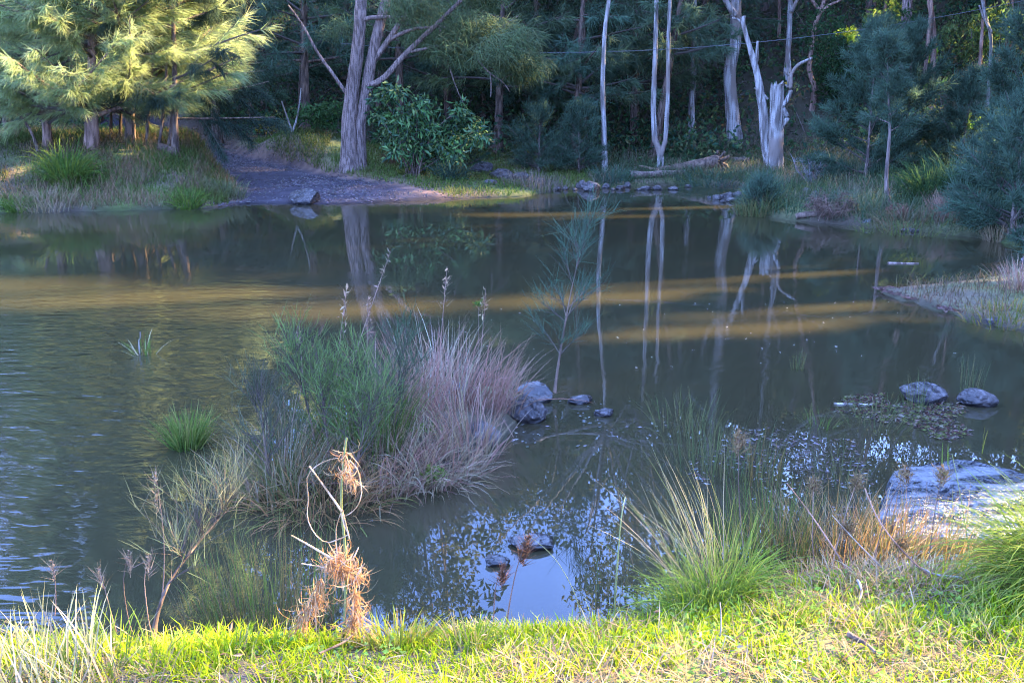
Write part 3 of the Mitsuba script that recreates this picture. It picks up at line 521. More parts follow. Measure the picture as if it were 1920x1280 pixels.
D = unit(sph(rg, n) * .8 + unit(P - C[i]) * .6 + [0, 0, -.45]); Ln = .18 * rg.uniform(.45, 1.5, n); cc = jit(rg, n, (1, 1, 1), .5, .15) * mixc(rg, n, [(.035, .08, .022), (.05, .11, .028), (.075, .12, .03), (.022, .055, .022)])
o = np.argsort(P[:, 1]); P, D, Ln, cc = P[o], D[o], Ln[o], cc[o]
for j in range(240): q = Buf(); leaves(q, rg, P[j:j + 1], D[j:j + 1], Ln[j:j + 1], .075, cc[j:j + 1]); part(k, 'leaf', q.ply('glossy_leaf'))
q = Buf(); leaves(q, rg, P[240:], D[240:], Ln[240:], .075, cc[240:]); part(k, 'foliage', q.ply('glossy_leaf'), stuff=True)

# bright sprigs catching the sun on the slope and small shrubs
def sprig(label, px, py, base, r, n, cols, L=.2, group=None, name='sapling', hang=.2, tall=None):
    b = on(*base); c = far(px, py, b[1]); k = thing(name, label, 'sapling' if name == 'sapling' else 'shrub', group); rg = np.random.default_rng(int(px * 7 + py))
    part(k, 'stem', stem([b - [0, 0, .1], (b + c) / 2 + [rg.normal(0, .1), 0, 0], c], .03, .008, K=12, sides=5, bsdf='bark_grey'))
    q = Buf(); C = c + rg.normal(0, 1, (7, 3)) * np.asarray(r) * .55; leaf_cloud(q, rg, C, np.asarray(r) * .6, n, L, L * .4, cols, hang); part(k, 'foliage', q.ply('leaf'), stuff=True)
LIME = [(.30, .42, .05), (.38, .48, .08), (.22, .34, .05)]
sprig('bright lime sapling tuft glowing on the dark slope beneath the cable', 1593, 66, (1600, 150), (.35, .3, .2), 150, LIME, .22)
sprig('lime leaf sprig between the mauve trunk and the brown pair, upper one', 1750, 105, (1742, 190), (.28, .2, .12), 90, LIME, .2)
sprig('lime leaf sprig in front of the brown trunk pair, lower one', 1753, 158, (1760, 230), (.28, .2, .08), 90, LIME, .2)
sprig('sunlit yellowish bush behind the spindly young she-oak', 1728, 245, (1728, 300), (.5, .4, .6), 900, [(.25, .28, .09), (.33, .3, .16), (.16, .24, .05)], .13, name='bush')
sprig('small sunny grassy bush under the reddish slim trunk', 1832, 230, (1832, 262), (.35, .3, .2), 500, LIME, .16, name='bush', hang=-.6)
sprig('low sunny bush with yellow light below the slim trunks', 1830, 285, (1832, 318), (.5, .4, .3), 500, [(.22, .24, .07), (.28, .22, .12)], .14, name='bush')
sprig('leafy shrub with forked bare stems on the grassy mound', 590, 212, (548, 248), (.7, .5, .4), 420, [(.06, .12, .04), (.08, .14, .05)], .2, name='bush')
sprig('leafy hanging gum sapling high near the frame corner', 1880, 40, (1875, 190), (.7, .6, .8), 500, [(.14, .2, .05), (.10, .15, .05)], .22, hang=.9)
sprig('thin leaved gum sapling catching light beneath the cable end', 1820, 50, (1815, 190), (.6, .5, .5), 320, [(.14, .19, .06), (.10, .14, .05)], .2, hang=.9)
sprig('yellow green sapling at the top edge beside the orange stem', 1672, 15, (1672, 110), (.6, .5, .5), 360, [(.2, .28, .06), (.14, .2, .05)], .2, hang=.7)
sprig('dark vine covered bush on the slope beside the crooked trunk', 1585, 130, (1580, 215), (1.2, 1.0, 1.3), 2600, [(.04, .08, .03), (.05, .10, .04)], .16, name='bush')
sprig('small reddish leaved bush on the grassy mound by the track', 492, 238, (492, 252), (.35, .3, .15), 160, [(.35, .26, .05), (.2, .26, .04)], .14, name='bush')
b = on(548, 248); k = thing('forked_stem', 'bare pale forked stems rising from the grassy mound', 'stem')
for pts in ([(548, 248), (540, 225), (528, 190)], [(548, 248), (557, 220), (564, 165)]): part(k, 'stem', stem([far(px, py, b[1] - .2) for px, py in pts], .035, .015, K=10, sides=6, bsdf='bark_pale'))

# ------------------------------------------------------------------ grass of the banks
def scatter_grass(label, n, region, L, w, cols, lean=.35, droop=.9, seed=0, patch=.35, tipc=None, lens=None, nseg=3, name='grass'):
    rg = np.random.default_rng(1000 + seed); x0, x1, y0, y1 = region
    x, y = rg.uniform(x0, x1, n * 3), rg.uniform(y0, y1, n * 3); s = grid(SD, x, y); dn = nfbm(np.stack([x * 1.1, y * 1.1, 0 * x], -1), 3, 50 + seed)
    ok = (s > .02) & (grid(RD, x, y) + .5 * (dn - .5) > .05) & (np.abs(x) < .56 * y + 2.4) & (dn + rg.uniform(-.12, .12, n * 3) > patch)
    x, y, dn = x[ok][:n], y[ok][:n], dn[ok][:n]; m = len(x); P = np.stack([x, y, H(x, y) - .01], 1)
    cl = nfbm(np.stack([x * .8, y * .8, 0 * x + 4], -1), 3, 60 + seed); ci = np.clip(((cl - .3) * 2.5 * len(cols) + rg.normal(0, .8, m)).astype(int), 0, len(cols) - 1)
    c = np.asarray(cols)[ci]; q = Buf(); Lm = L * (.5 + 1.1 * dn) * rg.uniform(.5, 1.3, m)
    blades(q, rg, P, rg.uniform(0, 6.28, m), np.abs(rg.normal(0, lean, m)), Lm, w * rg.uniform(.7, 1.3, m), jit(rg, m, (.8, .8, .8)) * c, jit(rg, m, (1.1, 1.1, 1.0)) * c, nseg, droop * rg.uniform(.3, 1.4, m))
    key = thing(name, label, 'grass', kind='stuff'); scene[key] = q.ply('grass_blade')
LB = [(.09, .12, .035), (.12, .13, .045), (.20, .14, .08), (.26, .17, .11), (.10, .14, .04)]
scatter_grass('mixed green and russet grass on the bank beneath the sunlit she-oaks', 29000, (-16, -5, 17.5, 28), .26, .013, LB, seed=1, patch=.28)
scatter_grass('short green grass on the mound and bank by the twin trunks', 21000, (-8, 2.2, 20, 31), .16, .014, [(.09, .14, .035), (.11, .16, .04), (.16, .15, .06), (.12, .16, .04)], seed=2, patch=.25)
scatter_grass('bluish rank grass and weeds of the far reedy bank', 36000, (2, 17, 13, 31), .36, .013, [(.06, .10, .05), (.09, .12, .06), (.12, .13, .08), (.22, .17, .12), (.07, .11, .05)], seed=3, patch=.22)
scatter_grass('dull brownish grass growing on the muddy spit', 4200, (4.2, 9, 7.4, 12.2), .15, .006, [(.15, .10, .07), (.12, .10, .05), (.2, .14, .10), (.10, .10, .035)], seed=4, patch=.3)

# tufts of the far banks: (label, px, py, n, length, spread, lean, colours, width, droop)
for lb, px, py, n, L, sp, ln, cols, w, dr in [
    ('large strap-leaved green tussock below the slender she-oak', 128, 345, 420, 1.15, .3, .55, GRN, .022, 1.3),
    ('small bright green tussock at the water edge under the bank', 352, 386, 220, .5, .25, .5, GRN, .016, 1.2),
    ('bright green tuft at the water edge near the frame corner of the bank', 34, 392, 160, .4, .22, .5, GRN, .016, 1.2),
    ('pale grassy tuft at the tip of the bank beside the track mouth', 425, 372, 260, .55, .4, .3, [(.2, .19, .09), (.15, .16, .08)], .012, .7),
    ('brown dry grass fringe at the bank foot below the tussock', 90, 388, 260, .45, .5, .35, DRY[:2] + [(.2, .16, .08)], .012, .7),
    ('dark strap-leaved clump at the foot of the broad-leaved shrub', 845, 338, 260, .8, .3, .5, BLUEG, .02, 1.2),
    ('sunny yellowish grass tuft under the broad-leaved shrub', 770, 326, 220, .35, .3, .5, [(.25, .3, .05), (.32, .28, .1)], .014, 1.0),
    ('rusty dead grass heap under the broad-leaved shrub', 742, 308, 240, .5, .35, .6, [(.2, .11, .06), (.14, .08, .05)], .014, 1.3),
    ('pale brown reedy grass beside the creek rocks', 1000, 352, 340, .55, .8, .2, [(.2, .16, .12), (.25, .2, .15)], .01, .4),
    ('dim green sedge clump before the white gum', 1150, 342, 260, .6, .5, .4, BLUEG, .014, .9),
    ('green sedge overhanging the water below the fallen log', 1330, 345, 420, .55, .9, .5, BLUEG + [(.10, .13, .04)], .014, 1.1),
    ('olive sedge clump at the water edge by the stony heap', 1420, 400, 300, .55, .4, .3, OLIVE, .012, .7),
    ('dense strap-leaved bluish tussock under the sunny bush', 1790, 372, 520, 1.25, .4, .55, [(.06, .11, .055), (.08, .13, .06)], .022, 1.2),
    ('darker strap-leaved tussock beside the spindly stem', 1742, 378, 420, 1.15, .35, .5, [(.05, .10, .035), (.07, .12, .04)], .02, 1.1),
    ('strap-leaved tussock near the frame edge of the reedy bank', 1860, 380, 420, 1.1, .4, .6, BLUEG, .02, 1.2),
    ('pale cushion of grass on the bank between rock heap and spindly stem', 1610, 392, 420, .6, .45, .7, [(.24, .24, .14), (.16, .2, .11)], .01, 1.3),
    ('bluish grass cushion above the reddish dead shrub', 1565, 392, 300, .5, .4, .5, [(.11, .15, .1), (.08, .12, .08)], .011, 1.0),
    ('reddish dry upright grass clump on the reedy bank', 1783, 412, 360, .62, .35, .25, PINK, .010, .5),
    ('dark arching sedge clump hanging toward the water', 1850, 424, 420, .7, .3, .6, BLUEG[2:] + [(.05, .08, .04)], .012, 1.3),
    ('pale dry grass tuft at the water edge near the frame border', 1868, 452, 120, .38, .2, .3, DRY, .010, .6),
    ('olive low grass along the water edge of the reedy bank', 1700, 428, 300, .28, .9, .5, OLIVE + [(.14, .18, .04)], .012, .9),
    ('brown dry grass by the bank edge before the stem', 1690, 418, 220, .4, .4, .4, DRY[2:] + [(.14, .12, .06)], .011, .9),
    ('fluffy pinkish grass plume at the far end of the spit', 1916, 545, 220, .45, .2, .25, PINK + STRAW[:1], .006, .5),
    ('green and orange weeds at the near side of the spit', 1885, 596, 300, .22, .35, .5, [(.14, .18, .03), (.3, .2, .05), (.1, .14, .03)], .006, .9)]:
    tuft('grass_tussock', lb, 'grass tuft', on(px, py), n, L, sp, ln, cols, w, dr)
def twiggy(label, px, py, r, n, L, col, seed, name='dead_shrub', up=.3, group=None):
    b = on(px, py); rg = np.random.default_rng(seed); k = thing(name, label, 'shrub', group); nb = 16
    D = unit(sph(rg, nb) * [1, 1, .5] + [0, 0, up + .5]); S = b + D[:, None] * (np.linspace(0, 1, 6)[:, None] * r) + rg.normal(0, .03 * r, (nb, 6, 3))
    for j in range(4): part(k, 'branch', mikit.ply(tubes(S[j], np.linspace(.012, .005, 6) * (1 + r), 5), 'bark_rust', smooth=True))
    q = Buf(); v, f = tubes(S[4:], np.linspace(.010, .004, 6)[None] * np.ones((nb - 4, 1)), 4); q.add(v, f, col)
    P = S[rg.integers(0, nb, n), rg.integers(1, 6, n)]; needles(q, rg, P, unit(sph(rg, n) + [0, 0, up]), L * rg.uniform(.4, 1.2, n), .007, jit(rg, n, col, .4), .1); part(k, 'twigs', q.ply('dull'), stuff=True)
twiggy('reddish brown dead shrub overhanging the water of the reedy bank', 1556, 408, .45, 2200, .2, (.13, .085, .06), 71, up=.1)
twiggy('bare pale twiggy shrub at the frame edge among she-oaks', 1893, 285, .9, 700, .35, (.34, .31, .3), 72)
twiggy('thin bare bluish twigs above the rock heap', 1520, 352, .7, 300, .3, (.2, .18, .18), 73, up=.8)
twiggy('small rusty dead weed at the waterline before the spindly stem', 1682, 410, .25, 700, .12, (.2, .10, .07), 74)
# wire
a0, a1 = far(640, 82, 27.5), far(1990, -14, 27.5); u = np.linspace(0, 1, 40)[:, None]; Q = a0 + (a1 - a0) * u; Q[:, 2] += np.array(far(1280, 89, 27.5)[2] - (a0[2] + a1[2]) / 2) * 4 * (u * (1 - u))[:, 0]
k = thing('overhead_cable', 'thin grey overhead cable sagging across the wooded slope', 'cable'); scene[k] = mikit.ply(tubes(Q, np.full(40, .009), 6), 'cable_metal', smooth=True)

# fallen logs and branches
def log(label, pts, r0, r1, m='bark_grey', cat='log', name='fallen_log', lift=.1, K=26, rough=.3, group=None):
    Q = [on(*p) + [0, 0, lift] for p in pts]; k = thing(name, label, cat, group); scene[k] = stem(Q, r0, r1, K=K, sides=12, rough=rough, bsdf=m); return k
b = on(1300, 318); dl_ = b[1] - .6; k = thing('fallen_log', 'weathered fallen log with a splintered root end on the creek bank', 'log')
part(k, 'trunk', stem([far(px, py, dl_) for px, py in ((1195, 333), (1240, 322), (1290, 313), (1330, 305), (1348, 301))], .09, .20, K=30, sides=12, rough=.35, bsdf='bark_brown'))
for pts, r in [([(1340, 302), (1346, 292), (1345, 282)], .1), ([(1345, 302), (1358, 298), (1368, 292)], .1), ([(1345, 305), (1360, 310), (1366, 316)], .09), ([(1342, 304), (1350, 314), (1356, 318)], .08), ([(1344, 300), (1355, 290), (1360, 284)], .06)]:
    part(k, 'root', stem([far(px, py, dl_ - .05) for px, py in pts], r, .03, K=8, sides=8, rough=.4, bsdf='bark_brown'))
part(k, 'branch', stem([far(px, py, dl_ - .1) for px, py in ((1242, 323), (1220, 316), (1198, 311))], .05, .02, K=8, sides=7, rough=.2, bsdf='bark_rust'))
log('smaller weathered log lying at the foot of the fallen log', [(1180, 336), (1225, 334), (1285, 330)], .10, .06)
log('short grey log behind the root end of the fallen log', [(1375, 308), (1405, 306)], .1, .09)
log('moss flecked log half in the water below the dead shrub', [(1492, 411), (1520, 407), (1570, 405)], .05, .05, 'bark_brown', lift=.05)
log('dark fallen branch beside the grove behind the track', [(300, 283), (322, 291), (330, 293)], .1, .1, 'bark_brown', lift=.08)
Q = [on(92, 288) + [-.1, -.3, 0.05], far(40, 220, 21.5), far(-6, 186, 21.5)]; k = thing('leaning_pole', 'thin bare branch leaning against the bank near the frame edge', 'branch'); scene[k] = stem(Q, .035, .025, K=14, sides=6, bsdf='bark_brown')

# ------------------------------------------------------------------ rocks
def wrock(label, px, py, wpx, hpx, seed, m='rock_dry', depth=.8, name='boulder', rot=0., sink=.3, group=None, z=None, cuts=5, lump=.28, tilt=(0, 0), sub=4):
    b = at(px, py, 0) if z is None else on(px, py); d = b[1]; s = d / 1750
    boulder(label, b, (wpx * s, wpx * s * depth, hpx * s / (1 - sink)), m, seed, rot, sink, group, name, tilt, sub, cuts=cuts, lump=lump)
wrock('rounded dark boulder standing in the water before the gravel track', 573, 382, 54, 26, 11, 'rock_slate', .8)
wrock('rounded boulder with a sunlit edge at the creek mouth, biggest there', 1108, 358, 38, 16, 12, 'rock_dry', .8)
ORD = 'first second third fourth fifth sixth seventh eighth ninth tenth eleventh twelfth thirteenth'.split()
for i, (px, py, w, h) in enumerate(sorted([(1090, 353, 22, 14), (1060, 356, 14, 7), (1046, 357, 12, 7), (1135, 353, 15, 10), (1163, 355, 20, 12), (1176, 351, 14, 9), (1212, 356, 20, 7), (1232, 356, 18, 8), (1262, 356, 18, 8), (1290, 351, 12, 6), (1077, 357, 10, 5), (1148, 357, 9, 5), (1198, 357, 11, 5)])):
    wrock(ORD[i] + ' grey creek stone along the far inlet waterline, counting from the grassy point', px, py, w, h, 120 + i, 'rock_dry', .9, 'creek_stone', group='stones at the waterline of the far inlet', sub=3)
for i, (px, py, w, h) in enumerate([(905, 322, 40, 18), (940, 335, 44, 16), (975, 338, 34, 14), (1010, 345, 26, 10), (920, 345, 30, 8)]):
    wrock(['first', 'third', 'fourth', 'fifth', 'second'][i] + ' dim stone on the shaded shore, counting from the broad-leaved shrub', px, py, w, h, 150 + i, 'rock_dry', .9, 'shore_stone', group='dim stones on the shaded shore', z=1, sub=3)
for i, (px, py, w, h) in enumerate(sorted([(1345, 374, 20, 9), (1362, 372, 24, 12), (1382, 370, 22, 12), (1396, 366, 18, 10), (1372, 378, 22, 8), (1390, 377, 16, 7), (1330, 372, 8, 5), (1355, 380, 12, 5)])):
    wrock(ORD[i] + ' pinkish grey stone of the low water edge heap, counting from the open pond', px, py, w, h, 160 + i, 'rock_dry', .9, 'heap_stone', group='stones of the low heap at the water edge', sub=3)
for i, (px, py, w, h) in enumerate([(1513, 368, 18, 16), (1528, 372, 20, 14), (1536, 362, 14, 10), (1519, 376, 14, 8), (1505, 374, 12, 9)]):
    wrock(['second', 'fourth', 'fifth', 'third', 'first'][i] + ' pale cracked stone piled on the reedy bank, counting from the snag side', px, py, w, h, 170 + i, 'rock_dry', .9, 'bank_stone', group='cracked stones piled on the reedy bank', z=1, sub=3)
wrock('flat wet bluish stone at the waterline of the reedy bank', 1708, 434, 40, 8, 13, 'rock_slate', .7)
wrock('small round dark stone at the waterline of the reedy bank', 1783, 432, 15, 15, 14, 'rock_wet', .9)
wrock('dark block at the bank edge below the spindly stem', 1627, 424, 24, 14, 15, 'rock_wet', .9)
wrock('squarish bluish stone at the near edge of the spit', 1858, 606, 34, 15, 16, 'rock_slate', .8)
wrock('small pale stone at the spit end beside the frame edge', 1918, 492, 10, 14, 17, 'rock_dry', .9)
# island stones
wrock('grey boulder half hidden by pinkish grass on the islet', 846, 764, 100, 58, 21, 'rock_slate', .8, lump=.2)
wrock('dark purplish boulder at the islet end, next to the glossy one', 985, 786, 84, 44, 22, 'rock_slate', .8)
wrock('dark glossy rounded boulder at the islet tip with a bright rim', 1002, 750, 80, 32, 23, 'rock_wet', .7)
wrock('pale blue mottled boulder at the islet water edge', 904, 832, 76, 44, 24, 'rock_dry', .8, lump=.2)
wrock('small pointed wet stone emerging beside the islet, farther one', 1090, 754, 54, 14, 25, 'rock_slate', .55, rot=.2)
wrock('small speckled wet stone emerging beside the islet, nearer one', 1134, 778, 44, 13, 26, 'rock_slate', .6)
wrock('dark blocky wet rock in the sky reflection, larger one', 1000, 1022, 116, 25, 27, 'rock_wet', .7, cuts=11, lump=.4, rot=.4)
wrock('small dark wet rock beside the larger one in the sky reflection', 928, 1056, 54, 19, 28, 'rock_wet', .8, cuts=11, lump=.4)
wrock('rounded wet boulder among water weeds, broader one', 1728, 752, 92, 34, 29, 'rock_slate', .8, lump=.2)
wrock('rounded wet boulder among water weeds, smaller one by the frame edge', 1832, 756, 72, 30, 30, 'rock_slate', .8, lump=.2)
# broad flat slab
rg = np.random.default_rng(41); c0 = at(1800, 965); n = 150; gx2, gy2 = np.meshgrid(np.linspace(-1, 1, n), np.linspace(-1, 1, n))
out = [at(*p)[:2] - c0[:2] for p in ((1640, 975), (1665, 905), (1700, 884), (1790, 880), (1900, 900), (2010, 925), (2040, 1010), (1900, 1015), (1760, 1015), (1690, 1010))]
pg = shapely.Polygon(out); sx, sy = gx2 * .95, gy2 * .75
md = shapely.distance(shapely.points(sx, sy), pg.exterior) * np.where(shapely.contains_xy(pg, sx, sy), 1, -1)
q3 = np.stack([sx + .35 * sy, sy * 2.6, 0 * sx], -1)
lay = nfbm(q3 * 1.6, 4, 9); tt = (sy + .75) / 1.5 + .5 * (lay - .5) + .12 * sx
hz = .015 + .065 * (np.floor(tt * 6) + np.clip((tt * 6 % 1) * 5 - 4, 0, 1)) / 6 + .03 * (nfbm(q3 * 5, 4, 10) - .5) - .02 * (nfbm(np.stack([sx * 3 + 4, sy * 9, 0 * sx], -1), 3, 12) > .6)
hz = hz * smooth(-.03, .02, md + .10 * (lay - .5)) - .12 * smooth(.03, -.04, md)
i2, j2 = np.meshgrid(np.arange(n - 1), np.arange(n - 1), indexing='ij'); fq = np.stack([i2 * n + j2, i2 * n + j2 + 1, (i2 + 1) * n + j2 + 1, (i2 + 1) * n + j2], -1).reshape(-1, 4)
vt = np.stack([sx + c0[0], sy + c0[1], hz], -1).reshape(-1, 3); keepf = (md.reshape(-1)[fq] > -.06).all(1)
m = trimesh.Trimesh(vt, np.vstack([fq[keepf][:, [0, 1, 2]], fq[keepf][:, [0, 2, 3]]]), process=False); m.remove_unreferenced_vertices()
k = thing('flat_rock', 'broad flat layered wet slab of rock in the shallows', 'rock'); scene[k] = mikit.ply(m, 'rock_slab', smooth=30)

# ------------------------------------------------------------------ islet plants
isl_c = at(745, 850)
def it(label, px, py, *a, **k): tuft('grass_clump', label, 'grass clump', at(px, py, .08), *a, **k)
for lb, px, py, n, L, sp, ln, az, cols in [('pinkish dry grass crowning the islet, tallest mass', 790, 800, 170, .80, .13, .16, None, PINK), ('pale pink grass plume just behind the tallest mass of the islet', 850, 775, 150, .70, .12, .2, None, PINK + STRAW[:1]),
        ('pinkish dry grass leaning out over the boulders of the islet', 905, 775, 170, .64, .14, .5, .25, PINK), ('sparse wiry pink grass reaching furthest over the islet boulders', 945, 765, 90, .6, .10, .65, .1, PINK + DRY[:1]),
        ('fine pink grass in the islet middle around the grey boulder', 880, 830, 190, .48, .18, .3, None, PINK + DRY), ('tan grass between the pinkish mass and green seedlings', 735, 815, 170, .66, .14, .2, None, DRY + PINK),
        ('short tangled tan grass beside the mottled boulder', 850, 858, 190, .36, .18, .5, None, DRY + PINK[:1]), ('upright straw stems at the islet crown', 815, 770, 60, .74, .2, .1, None, STRAW + PINK[2:])]:
    it(lb, px, py, n, L, sp, ln, cols, .0055, .55, nseg=5, az=az, azs=.9, lvar=.65)
it('rusty dry grass in front of the islet shrubs', 720, 880, 460, .46, .26, .5, PINK[:2] + DRY, .005, 1.2, nseg=5)
it('brown drooping sedge skirting the islet foot at the water', 600, 915, 620, .42, .30, .7, [(.40, .21, .09), (.28, .16, .07), (.18, .17, .05)], .005, 1.5, nseg=5)
it('drooping straw grass at the islet front corner', 800, 872, 420, .4, .22, .7, DRY + PINK[:1] + STRAW[:1], .005, 1.4, nseg=5)
it('green fine grass at the centre of the islet', 680, 850, 420, .58, .24, .25, OLIVE + GRN, .0055, .6, nseg=5)
it('olive grass at the outer end of the islet', 530, 900, 420, .5, .22, .3, OLIVE + DRY, .0055, .8, nseg=5)
def wispy(label, px, py, top, nn, seed, col=(.14, .20, .06), Lb=.2, c0=.2, nl=.12, nw=.0034, nb=20, e=(.95, 1.3), r0=.008, **k):
    b = at(px, py, .06); tpt = far(top[0], top[1], b[1]); path = np.array([b, b + (tpt - b) * .5 + np.array([(tpt[0] - b[0]) * -.1, 0, 0]), tpt])
    casuarina_tree('she_oak_seedling', label, None, 'bark_brown', seed, b, tpt[2] - b[2], r0, c0, nb, Lb, nn, nbranch=3, nl=nl, nw=nw, col=col, droop=-.5, e0=e[0], e1=e[1], path=path, bend=.03, sub=5, spread=.28, cat='seedling', **k)
wispy('feathery green she-oak seedling on the islet, leftward of two tall wisps', 600, 880, (545, 650), 320, 601, Lb=.16)
wispy('bushy bluish she-oak seedling at the islet shoulder', 620, 890, (600, 705), 460, 602, Lb=.24)
wispy('dark upright she-oak seedling amid the pinkish grass', 735, 850, (762, 615), 480, 603, col=(.07, .11, .055), Lb=.17)
wispy('short brownish she-oak seedling at the islet outer end', 505, 905, (485, 745), 360, 604, col=(.09, .10, .055), Lb=.19)
wispy('green she-oak seedling between the wispy and the dark one', 680, 880, (668, 690), 420, 605, Lb=.22)
wispy('slanting bluish she-oak seedling at the islet front', 660, 905, (715, 735), 380, 606, Lb=.2)
wispy('tall bluish she-oak sapling standing in the water off the islet', 1040, 735, (1100, 425), 650, 607, col=(.075, .13, .08), Lb=.24, c0=.22, nl=.17, nw=.003, nb=17, e=(.7, 1.15), r0=.009)
def weed(label, px, py, top, n=14, u0=.72, col=(.3, .2, .13), seed=0, z=.06, name='dry_weed', r=.004, spread=.05, ln=.04):
    b = at(px, py, z); t = far(top[0], top[1], b[1]); rg = np.random.default_rng(seed); k = thing(name, label, 'weed')
    mid = (b + t) / 2 + rg.normal(0, .015, 3); part(k, 'stem', stem([b - [0, 0, .05], mid, t], r, r * .4, K=12, sides=5, bsdf='bark_rust'))
    u = rg.uniform(u0, 1, n)[:, None]; P = b + (t - b) * u + rg.normal(0, spread * .4, (n, 3)) * (1.2 - u); q = Buf()
    leaves(q, rg, P, unit(sph(rg, n) + [0, 0, .6]), ln * rg.uniform(.5, 1.2, n), ln * .3, jit(rg, n, col, .4)); needles(q, rg, P - [0, 0, .03], unit(sph(rg, n) * .7 + [0, 0, .8]), .07, .0025, jit(rg, n, col, .4)); part(k, 'seed_head', q.ply('dull'), stuff=True)
weed('tall dry weed rising highest behind the islet with a wiry stem', 650, 700, (733, 470), seed=1)
weed('dry seedy weed stalk above the pinkish grass, straight one', 815, 760, (838, 500), seed=2)
weed('dry weed with little seed tufts above the pinkish grass crown', 880, 745, (910, 540), seed=3, spread=.09)
weed('thin dry stalk at the islet shoulder', 625, 840, (650, 540), n=20, seed=4)
weed('short reddish stalk near the islet green seedlings', 700, 800, (690, 560), n=24, seed=5)
weed('thin curved stalk beyond the islet in the water', 560, 740, (560, 615), n=8, seed=6, r=.003)
def leafy(label, px, py, z, r, n, L, cols, seed, name='leafy_weed'):
    b = at(px, py, z); rg = np.random.default_rng(seed); k = thing(name, label, 'weed'); q = Buf(); leaf_cloud(q, rg, b[None], (r, r, r * .6), n, L, L * .4, cols, -.2); part(k, 'foliage', q.ply('leaf'), stuff=True)
    part(k, 'stem', stem([b - [0, 0, z + .02], b], .004, .002, K=6, sides=5, bsdf='bark_brown'))
leafy('small bright green leaves atop a stalk on the islet', 897, 570, .62, .03, 16, .05, GRN, 1)
leafy('bright green leaf rosette at the islet foot', 795, 812, .12, .07, 60, .06, GRN, 2)
leafy('green leafy weed at the islet front corner', 815, 892, .05, .07, 50, .06, GRN, 3)

# ------------------------------------------------------------------ plants standing in the water
def wt(label, px, py, *a, name='water_reed', cat='reed', **k): tuft(name, label, cat, at(px, py), *a, partname='stems', **k)
wt('bright green reed tuft standing alone in rippled water', 352, 836, 260, .34, .09, .35, GRN, .007, .5, tipc=[(.3, .26, .08), (.12, .18, .03)])
wt('small sparse grass tuft with pale leaning blades in rippled water', 272, 664, 26, .28, .07, .5, GRN[:2] + STRAW[:1], .007, .5)
wt('thin upright reeds alone in calm water before the light patch', 1494, 694, 26, .26, .05, .08, OLIVE + [(.16, .14, .04)], .004, .15)
wt('sparse grassy reeds in the shallows right of the islet stones', 1285, 800, 70, .34, .22, .25, OLIVE, .004, .5)
wt('tall olive reeds standing amid the shallows, centre group', 1330, 880, 90, .42, .22, .12, OLIVE, .004, .25)
wt('green reed fan in the shallows beside debris', 1535, 800, 40, .22, .08, .45, OLIVE + GRN[:1], .004, .4)
wt('loose reeds leaning around the broader wet boulder', 1640, 790, 70, .26, .22, .4, OLIVE, .004, .5)
wt('thin tall reeds behind the smaller wet boulder', 1818, 745, 24, .42, .07, .08, OLIVE, .004, .15)
wt('fine reeds before the broader wet boulder', 1716, 765, 30, .34, .08, .15, OLIVE, .004, .2)
wt('reeds at the water margin among orange stems', 1420, 900, 60, .40, .14, .12, [(.25, .15, .05), (.2, .17, .05)] + OLIVE, .004, .2)
wt('faint reeds in the shallows before the debris mat', 1575, 900, 40, .3, .14, .2, OLIVE, .0035, .4)
wt('single pair of crossing green reeds beside the flat slab', 1775, 900, 5, .26, .03, .35, [(.2, .26, .04)], .006, .2)
wt('one upright yellow tipped reed before the smaller wet boulder', 1838, 850, 3, .3, .01, .04, [(.22, .28, .04)], .006, .1, tipc=[(.5, .35, .04)])
b = at(262, 662); k = thing('dead_stalk', 'pale dead stalk poking out of rippled water beside the sparse tuft', 'stalk'); scene[k] = stem([b - [0, 0, .05], far(260, 640, b[1]), far(263, 634, b[1]), far(263, 622, b[1])], .006, .005, K=10, sides=6, bsdf='bark_pale')
# gravel and leaves on the track
rg = np.random.default_rng(33); x, y = rg.uniform(-11, -1, 60000), rg.uniform(19.8, 31, 60000); o = (grid(RD, x, y) < .25) & (grid(SD, x, y) > -.05) & (nfbm(np.stack([x, y * .6, 0 * x], -1), 3, 4) + rg.uniform(-.2, .2, 60000) > .45); x, y = x[o][:5000], y[o][:5000]; m = len(x)
O = np.array([[1, 0, 0], [-1, 0, 0], [0, 1, 0], [0, -1, 0], [0, 0, .7], [0, 0, -.7]]); OF = np.array([[0, 2, 4], [2, 1, 4], [1, 3, 4], [3, 0, 4]])
q = Buf(); V = O[None] * (rg.uniform(.012, .04, (m, 1, 1)) * rg.uniform(.6, 1.3, (m, 6, 1))) + np.stack([x, y, H(x, y) + .004], 1)[:, None]
q.add(V, np.arange(m)[:, None, None] * 6 + OF[None], np.repeat(jit(rg, m, (.09, .075, .075), .6), 6, 0)); k = thing('track_gravel', 'loose gravel strewn over the dark ford track', 'gravel', kind='stuff'); scene[k] = q.ply('dull')
